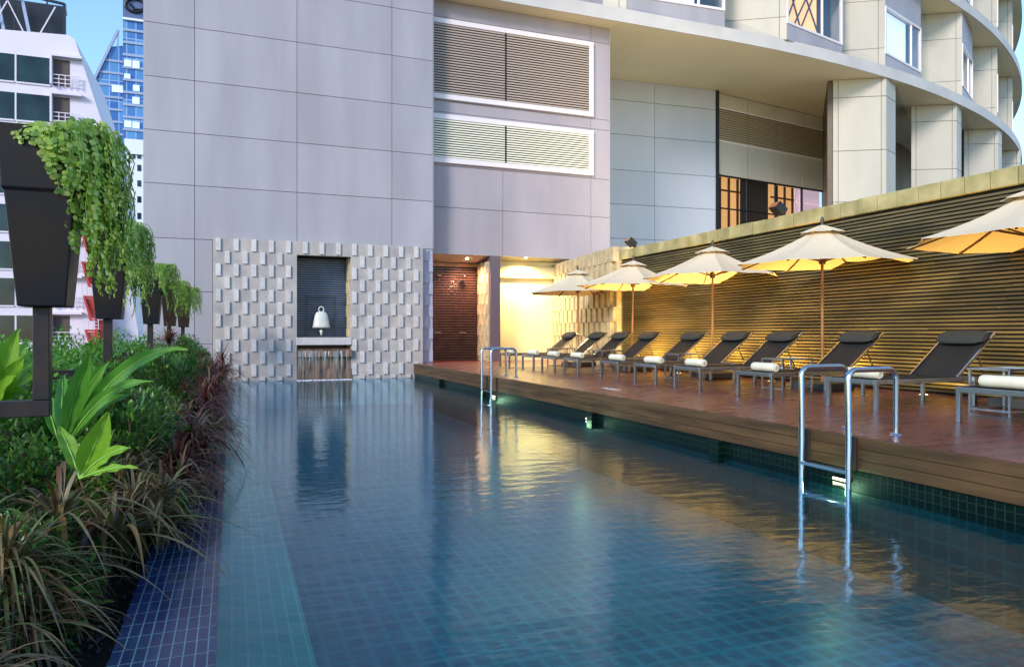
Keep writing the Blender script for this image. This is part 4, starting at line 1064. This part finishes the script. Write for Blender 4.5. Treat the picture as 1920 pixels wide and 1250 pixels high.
# tall pots on frames
def cascade(mb, stem, w, seed, n, lmax, bias):
    rs = random.Random(seed)
    for i in range(n):
        a = rs.uniform(-math.pi, math.pi)
        right = .5 + .5 * math.cos(a)     # 1 on the pool side
        if rs.random() > bias + (1 - bias) * right ** 2.2: continue
        hang = lmax * (.04 + .96 * right ** 3.5) * rs.uniform(.25, 1.05)
        r0 = w * .5 * rs.uniform(.2, 1.0); outr = w * .5 * 1.0 + rs.uniform(.01, .03 + .24 * right ** 2); rise = rs.uniform(.0, .09) * (.3 + .8 * right)
        p = Vector((math.cos(a) * r0, math.sin(a) * r0, 0)); pts = []
        total = (outr - r0) + hang; m = max(6, int(total / .026)); wob = rs.uniform(0, 6)
        for j in range(m):
            s_ = j / m * total; k = min(1, s_ / (outr - r0 + .08))
            r = r0 + (outr - r0) * math.sin(k * math.pi / 2); z = rise * math.sin(k * math.pi * .8) - max(0, s_ - (outr - r0) * .75)
            aa = a + .03 * math.sin(j * .3 + wob)
            r += .018 * math.sin(j * .55 + wob * 3); pts.append(Vector((math.cos(aa) * r, math.sin(aa) * r, z)))
        stem.tube(pts[::3] + [pts[-1]], .003, 4, cap=False)
        for j, q in enumerate(pts):
            for s_ in (-1, 1):
                if rs.random() < .2: continue
                sz = rs.uniform(.020, .044); nr = Vector((math.cos(a), math.sin(a), rs.uniform(-.1, .7))) + Vector((rs.uniform(-.5, .5), rs.uniform(-.5, .5), rs.uniform(-.3, .3)))
                tg = Vector((-math.sin(a), math.cos(a), 0)) * s_; d = (tg + Vector((0, 0, rs.uniform(-.9, .35)))).normalized()
                nr.normalize(); sd = d.cross(nr).normalized(); nn = sd.cross(d)
                mb.add([q, q + d * sz * .35 + sd * sz * .40, q + d * sz * .8 + sd * sz * .36, q + d * sz + nn * sz * .06, q + d * sz * .8 - sd * sz * .36, q + d * sz * .35 - sd * sz * .40], [(0, 1, 2, 3, 4, 5)])
potspec = [(-1.05, 5.13, 1.0), (-1.28, 9.25, 1.0), (-1.29, 13.9, .95), (-1.27, 17.6, .9), (-1.17, 20.7, .95)]
pl_ = ['nearest tall black planter pot on its metal stand', 'second nearest black planter pot', 'third black planter pot from the front', 'fourth planter pot from the front, brownish', 'farthest planter pot near the building, brownish']
cl_ = ['lush pale green trailing plant spilling over the nearest pot', 'trailing plant spilling over the second pot', 'trailing plant spilling over the third pot', 'trailing plant spilling over the fourth pot', 'small trailing plant spilling over the farthest pot']
M['pot'] = P('black_fibre_pot', (.006, .008, .015), .4, spec=.2, noise=.5, nscale=3, col2=(.018, .013, .011))
M['potb'] = P('brown_fibre_pot', (.03, .015, .010), .5, spec=.25, noise=.4, nscale=4)
M['standm'] = P('bronze_black_stand', (.010, .011, .018), .4, spec=.3, noise=.4, nscale=6, col2=(.03, .02, .018))
for i, (x, y, s_) in enumerate(potspec):
    t = thing('planter_pot', pl_[i], 'planter', (x, y, 1.11), group='tall planter pots on stands')
    g = MB(); Wb, Wt, Hh = .125 * s_, .205 * s_, 1.05 * s_
    def sq(w, z): return [(-w, -w, z), (w, -w, z), (w, w, z), (-w, w, z)]
    wm = Wb + (Wt - Wb) * .66
    lv = [sq(Wb, 0), sq(wm, Hh * .64), sq(wm + .012, Hh * .65), sq(Wt, Hh), sq(Wt - .025, Hh), sq(Wt - .04, Hh - .10)]
    vs = [v for l in lv for v in l]; fs = [(3, 2, 1, 0)] + [(a * 4 + k, a * 4 + (k + 1) % 4, a * 4 + 4 + (k + 1) % 4, a * 4 + 4 + k) for a in range(5) for k in range(4)] + [(20, 21, 22, 23)]
    g.add(vs, fs); g.build('pot', M['pot'] if i < 3 else M['potb'], t, bevel=.008)
    g = MB(); w = .044; g.box(-w - .02, w - .02, -w, w, -.56, -.001); g.box(-1.0, w - .02, -w + .002, w - .002, -.66, -.561); g.box(-1.0, -1.0 + 2 * w, -w + .001, w - .001, -1.75, -.661); g.build('stand', M['standm'], t, bevel=.006)
    c = thing('trailing_plant', cl_[i], 'plant', (x, y, 1.11 + Hh - .04), group='trailing plants in the pots')
    mb = MB(); sm_ = MB(); cascade(mb, sm_, Wt * 2, 11 + i, [480, 380, 320, 280, 240][i], [1.0, .9, .80, .75, .7][i], .12)
    mb.build('leaves', M['leaf_cascade'], c); sm_.build('stems', M['leaf_lime'], c)

# ------------------------------------------------------------------ city behind
D1 = 66.0
def wy(px, py): return atY(px, py, D1)
wb = thing('white_apartment_building', 'white block with dark window bands and a raked right side behind the pots', 'building', (-16, D1, -14))
def Tb(mb, t): return T(mb, t.location)
pts_ = [wy(-120, 45), wy(128, 66), wy(140, 74), wy(192, 232), wy(262, 640)]
g = MB(); zb0 = -14
front = [(p.x, D1, p.z) for p in pts_]; bl = (front[0][0], D1, zb0); brr = (front[-1][0] + 1.0, D1, zb0)
ring = [bl] + front + [brr]; n = len(ring)
back = [(v[0], v[1] + 14, v[2]) for v in ring]
g.add(ring + back, [tuple(range(n))[::-1], tuple(range(n, 2 * n))] + [(i, (i + 1) % n, n + (i + 1) % n, n + i) for i in range(n)])
Tb(g, wb).build('wall', M['white_conc'], wb)
rows = [99, 171, 241, 311, 382, 452, 521, 591, 660]
for r, yy in enumerate(rows):
    z1_ = wy(0, yy).z; z0_ = wy(0, yy + 51).z
    for (pa, pb) in ((-100, -40), (-36, 27), (31, 95)):
        xa, xb = wy(pa, 0).x, wy(pb, 0).x
        g = MB(); g.box(xa, xb, D1 - .02, D1 + .1, z0_, z1_); w = Tb(g, wb).build('window', M['dark_glass'], wb)
        g = MB(); g.box(xa, xb, D1 - .10, D1 - .021, z0_ - .12, z0_); Tb(g, wb).build('frame', M['white_conc'], w)
    xa, xb = wy(100, 0).x, wy(131, 0).x
    g = MB(); g.box(xa, xb, D1 - .01, D1 + .1, z0_, z1_); w = Tb(g, wb).build('balcony_opening', M['curtain'], wb)
    g = MB()
    for q in range(3): g.bar((xa - .1, D1 - .3, z0_ + .15 + q * .32), (xb + .7, D1 - .3, z0_ + .15 + q * .32), .06)
    for q in range(5): xx = xa + (xb + .6 - xa) * q / 4; g.bar((xx, D1 - .3, z0_ - .1), (xx, D1 - .3, z0_ + .8), .05)
    Tb(g, wb).build('railing', M['white_conc'], w)
    g = MB(); g.box(xa - .15, xa - .01, D1 - .5, D1 - .002, z0_, z1_ + .1); g.box(xa - .15, xb + .9, D1 - .5, D1 - .003, z1_ + .1, z1_ + .3); Tb(g, wb).build('balcony_surround', M['white_conc'], wb)
# roof frame
rf = thing('roof_frame', 'dark steel billboard frame with pale blue braces on the roof of the white block', 'frame', (-18, D1 + 1, 26))
xa, xb = wy(-120, 0).x, wy(116, 0).x; za, zt_ = wy(0, 55).z, wy(0, -6).z + 1.4
g = MB(); g.box(xa, xb - .3, D1 + 3, D1 + 3.2, za - 1, zt_ - .3); Tb(g, rf).build('backing_panel', M['black'], rf)
g = MB(); g.bar((xa, D1 + 1, zt_), (xb, D1 + 1, zt_ - .9), .18); g.bar((xb, D1 + 1, za - 1.5), (xb, D1 + 1, zt_ - .9), .2); g.bar((xb - .3, D1 + 3.2, zt_ - .9), (xb, D1 + 1, zt_ - .9), .15)
for q in range(6):
    xx = xb - 1.2 - q * 2.2
    g.bar((xx, D1 + 1, za - 1.2), (xx, D1 + 1, zt_ - .3), .1)
Tb(g, rf).build('frame', M['black'], rf)
g = MB()
for q in range(5): xx = xb - 2.1 - q * 1.7; g.bar((xx, D1 + .9, za - 1.2), (xx - 1.0, D1 + 1.5, zt_ - .2), .22)
Tb(g, rf).build('brace', M['steel_blue'], rf)
g = MB()
for q in range(3): xx = xb - .6 - q * 3.2; g.bar((xx, D1 + .8, zt_ - 1.3), (xx - 1.6, D1 + .8, za - .9), .08); g.bar((xx - 3.2, D1 + .8, zt_ - 1.3), (xx - 1.6, D1 + .8, za - .9), .08)
Tb(g, rf).build('thin_brace', M['white_conc'], rf)
# fire escape
fe = thing('fire_escape', 'red zigzag fire escape stair on the white building behind the second pot', 'stairs', (wy(168, 0).x, D1 - 1, 0))
for r in range(4):
    y0_ = 432 + r * 62; pa, pb = 158, 182
    A_ = wy(pa + r * 3, y0_); B_ = wy(pb + r * 3, y0_ + 58)
    g = MB(); g.box(A_.x, B_.x, D1 - 1.6, D1 - .6, A_.z - .15, A_.z); Tb(g, fe).build('landing', M['red'], fe)
    g = MB(); n = 10
    for q in range(n):
        zz_ = A_.z - .2 - q * (A_.z - B_.z - .7) / n; g.box(A_.x + .12 + q * .04, B_.x - .08, D1 - 1.5 + q * .02, D1 - .9, zz_ - .16, zz_)
    g.bar((A_.x + .02, D1 - 1.6, A_.z), (A_.x + .5, D1 - 1.6, B_.z + .5), .14); g.bar((B_.x - .1, D1 - 1.6, A_.z), (B_.x - .05, D1 - 1.6, B_.z + .5), .14)
    Tb(g, fe).build('flight', M['red'], fe)
    g = MB()
    for q in range(4): g.bar((A_.x - .1, D1 - 1.6, A_.z + .1 + q * .25), (B_.x, D1 - 1.6, A_.z + .1 + q * .25), .05)
    for q in range(4): xx = A_.x - .1 + (B_.x - A_.x + .1) * q / 3; g.bar((xx, D1 - 1.6, A_.z), (xx, D1 - 1.6, A_.z + .9), .05)
    Tb(g, fe).build('railing', M['white_conc'], fe)
g = MB(); a_ = wy(184, 600); b_ = wy(204, 640); g.box(a_.x, b_.x, D1 - 1.4, D1 - .4, b_.z - 3, a_.z); Tb(g, fe).build('red_shed', M['red'], fe)

# pale tower
D2 = 110.0
pt = thing('pale_tower', 'pale tower with small square windows beside the hotel wall', 'building', (atY(255, 0, D2).x, D2, -14))
xa, xb = atY(205, 0, D2).x, atY(330, 0, D2).x; zt_ = atY(255, 268, D2).z; xm = atY(237, 0, D2).x
g = MB(); g.box(xm, xb, D2, D2 + 14, -14, zt_); g.box(xa, xm - .01, D2 + .5, D2 + 12, -14, atY(210, 440, D2).z); Tb(g, pt).build('wall', M['white_far'], pt)
g = MB(); g.box(xm - .2, xb, D2 - .3, D2 - .002, zt_ - 1.6, zt_ + .4); Tb(g, pt).build('cornice', M['white_far'], pt)
for yy in (292, 315, 344, 374, 405, 436, 466, 498, 528, 560, 590):
    for pc in (250, 261):
        if pc == 250 and yy > 300: continue
        a_ = atY(pc - 3.5, yy - 6, D2); b_ = atY(pc + 3.5, yy + 6, D2); g = MB(); g.box(a_.x, b_.x, D2 - .06, D2 + .05, b_.z, a_.z); w = Tb(g, pt).build('window', M['dark_glass'], pt)
for (pc, yy) in ((218, 590), (222, 612), (262, 610), (212, 560)):
    a_ = atY(pc - 4, yy - 6, D2); b_ = atY(pc + 4, yy + 6, D2); g = MB(); g.box(a_.x, b_.x, D2 - .05, D2 + .56, b_.z, a_.z); Tb(g, pt).build('window', M['dark_glass'], pt)
# blue glass skyscraper
D3 = 170.0
def w3(px, py): return atY(px, py, D3)
bt = thing('glass_skyscraper', 'blue glass skyscraper with a slanted left side and a ring emblem at the top', 'building', (w3(240, 0).x, D3, -14))
ring = [w3(168, 640), w3(168, 168), w3(207, 88), w3(232, 86)]
g = MB(); vs = [(w3(168, 0).x, D3, -14)] + [(p.x, D3, p.z) for p in ring[1:]] + [(w3(233, 0).x, D3, -14)]
n = len(vs); g.add(vs + [(v[0], v[1] + 22, v[2]) for v in vs], [tuple(range(n))[::-1], tuple(range(n, 2 * n))] + [(i, (i + 1) % n, n + (i + 1) % n, n + i) for i in range(n)])
Tb(g, bt).build('lower_block', M['tower'], bt)
g = MB(); g.box(w3(233, 0).x, w3(330, 0).x, D3 - 2, D3 + 24, -14, w3(240, -80).z); Tb(g, bt).build('shaft', M['tower'], bt)
g = MB(); g.box(w3(233.3, 0).x, w3(330, 0).x, D3 - 2.3, D3 - 2.01, w3(240, 42).z, w3(240, -80).z); cr = Tb(g, bt).build('crown', P('crown_panel', (.10, .13, .28), .3), bt)
g = MB(); g.box(w3(233, 0).x, w3(330, 0).x, D3 - 2.5, D3 - 2.0, w3(240, 46).z, w3(240, 42).z); Tb(g, bt).build('band', M['white_far'], bt)
c = w3(256, 20); g = MB()
g.tube([(c.x + 1.75 * math.sin(a) * (1 + .1 * math.sin(2 * a)), D3 - 2.6, c.z + 1.35 * math.cos(a)) for a in [2 * math.pi * k / 24 for k in range(25)]], .28, 6)
g.tube([(c.x - .9, D3 - 2.6, c.z + .2), (c.x - .1, D3 - 2.6, c.z - .9), (c.x + 1.2, D3 - 2.6, c.z - .7)], .22, 6)
Tb(g, bt).build('ring_emblem', M['black'], cr)
g = MB()
p0, p1 = w3(166, 172), w3(222, 58); g.bar((p0.x, D3 - .3, p0.z), (p1.x, D3 - .3, p1.z), .5); p2 = w3(221, 86); g.bar((p1.x, D3 - .3, p1.z), (p2.x, D3 - .3, p2.z), .3)
for yy in range(112, 262, 23): a_ = w3(173, yy); g.box(w3(max(169, 207 - (yy - 88) * .49), 0).x, w3(232, 0).x, D3 - .2, D3 - .01, a_.z, a_.z + .45)
for yy in range(66, 262, 23): a_ = w3(240, yy); g.box(w3(233, 0).x, w3(275, 0).x, D3 - 2.25, D3 - 2.01, a_.z, a_.z + .5)
Tb(g, bt).build('floor_band', M['steel_blue'], bt)
for (pa, pb, ya, yb) in ((236, 249, 119, 133), (251, 264, 121, 136), (251, 264, 188, 202), (210, 231, 160, 175), (236, 249, 232, 245), (251, 264, 234, 247), (236, 247, 145, 155), (252, 264, 166, 178)):
    a_ = w3(pa, ya); b_ = w3(pb, yb); g = MB(); g.box(a_.x, b_.x, D3 - 2.4 if pa > 232 else D3 - .3, D3 - 2.02 if pa > 232 else D3 - .02, b_.z, a_.z); Tb(g, bt).build('lit_window', M['tower_lit'], bt)
print('objects', len(bpy.data.objects), 'faces', sum(len(m.polygons) for m in bpy.data.meshes))
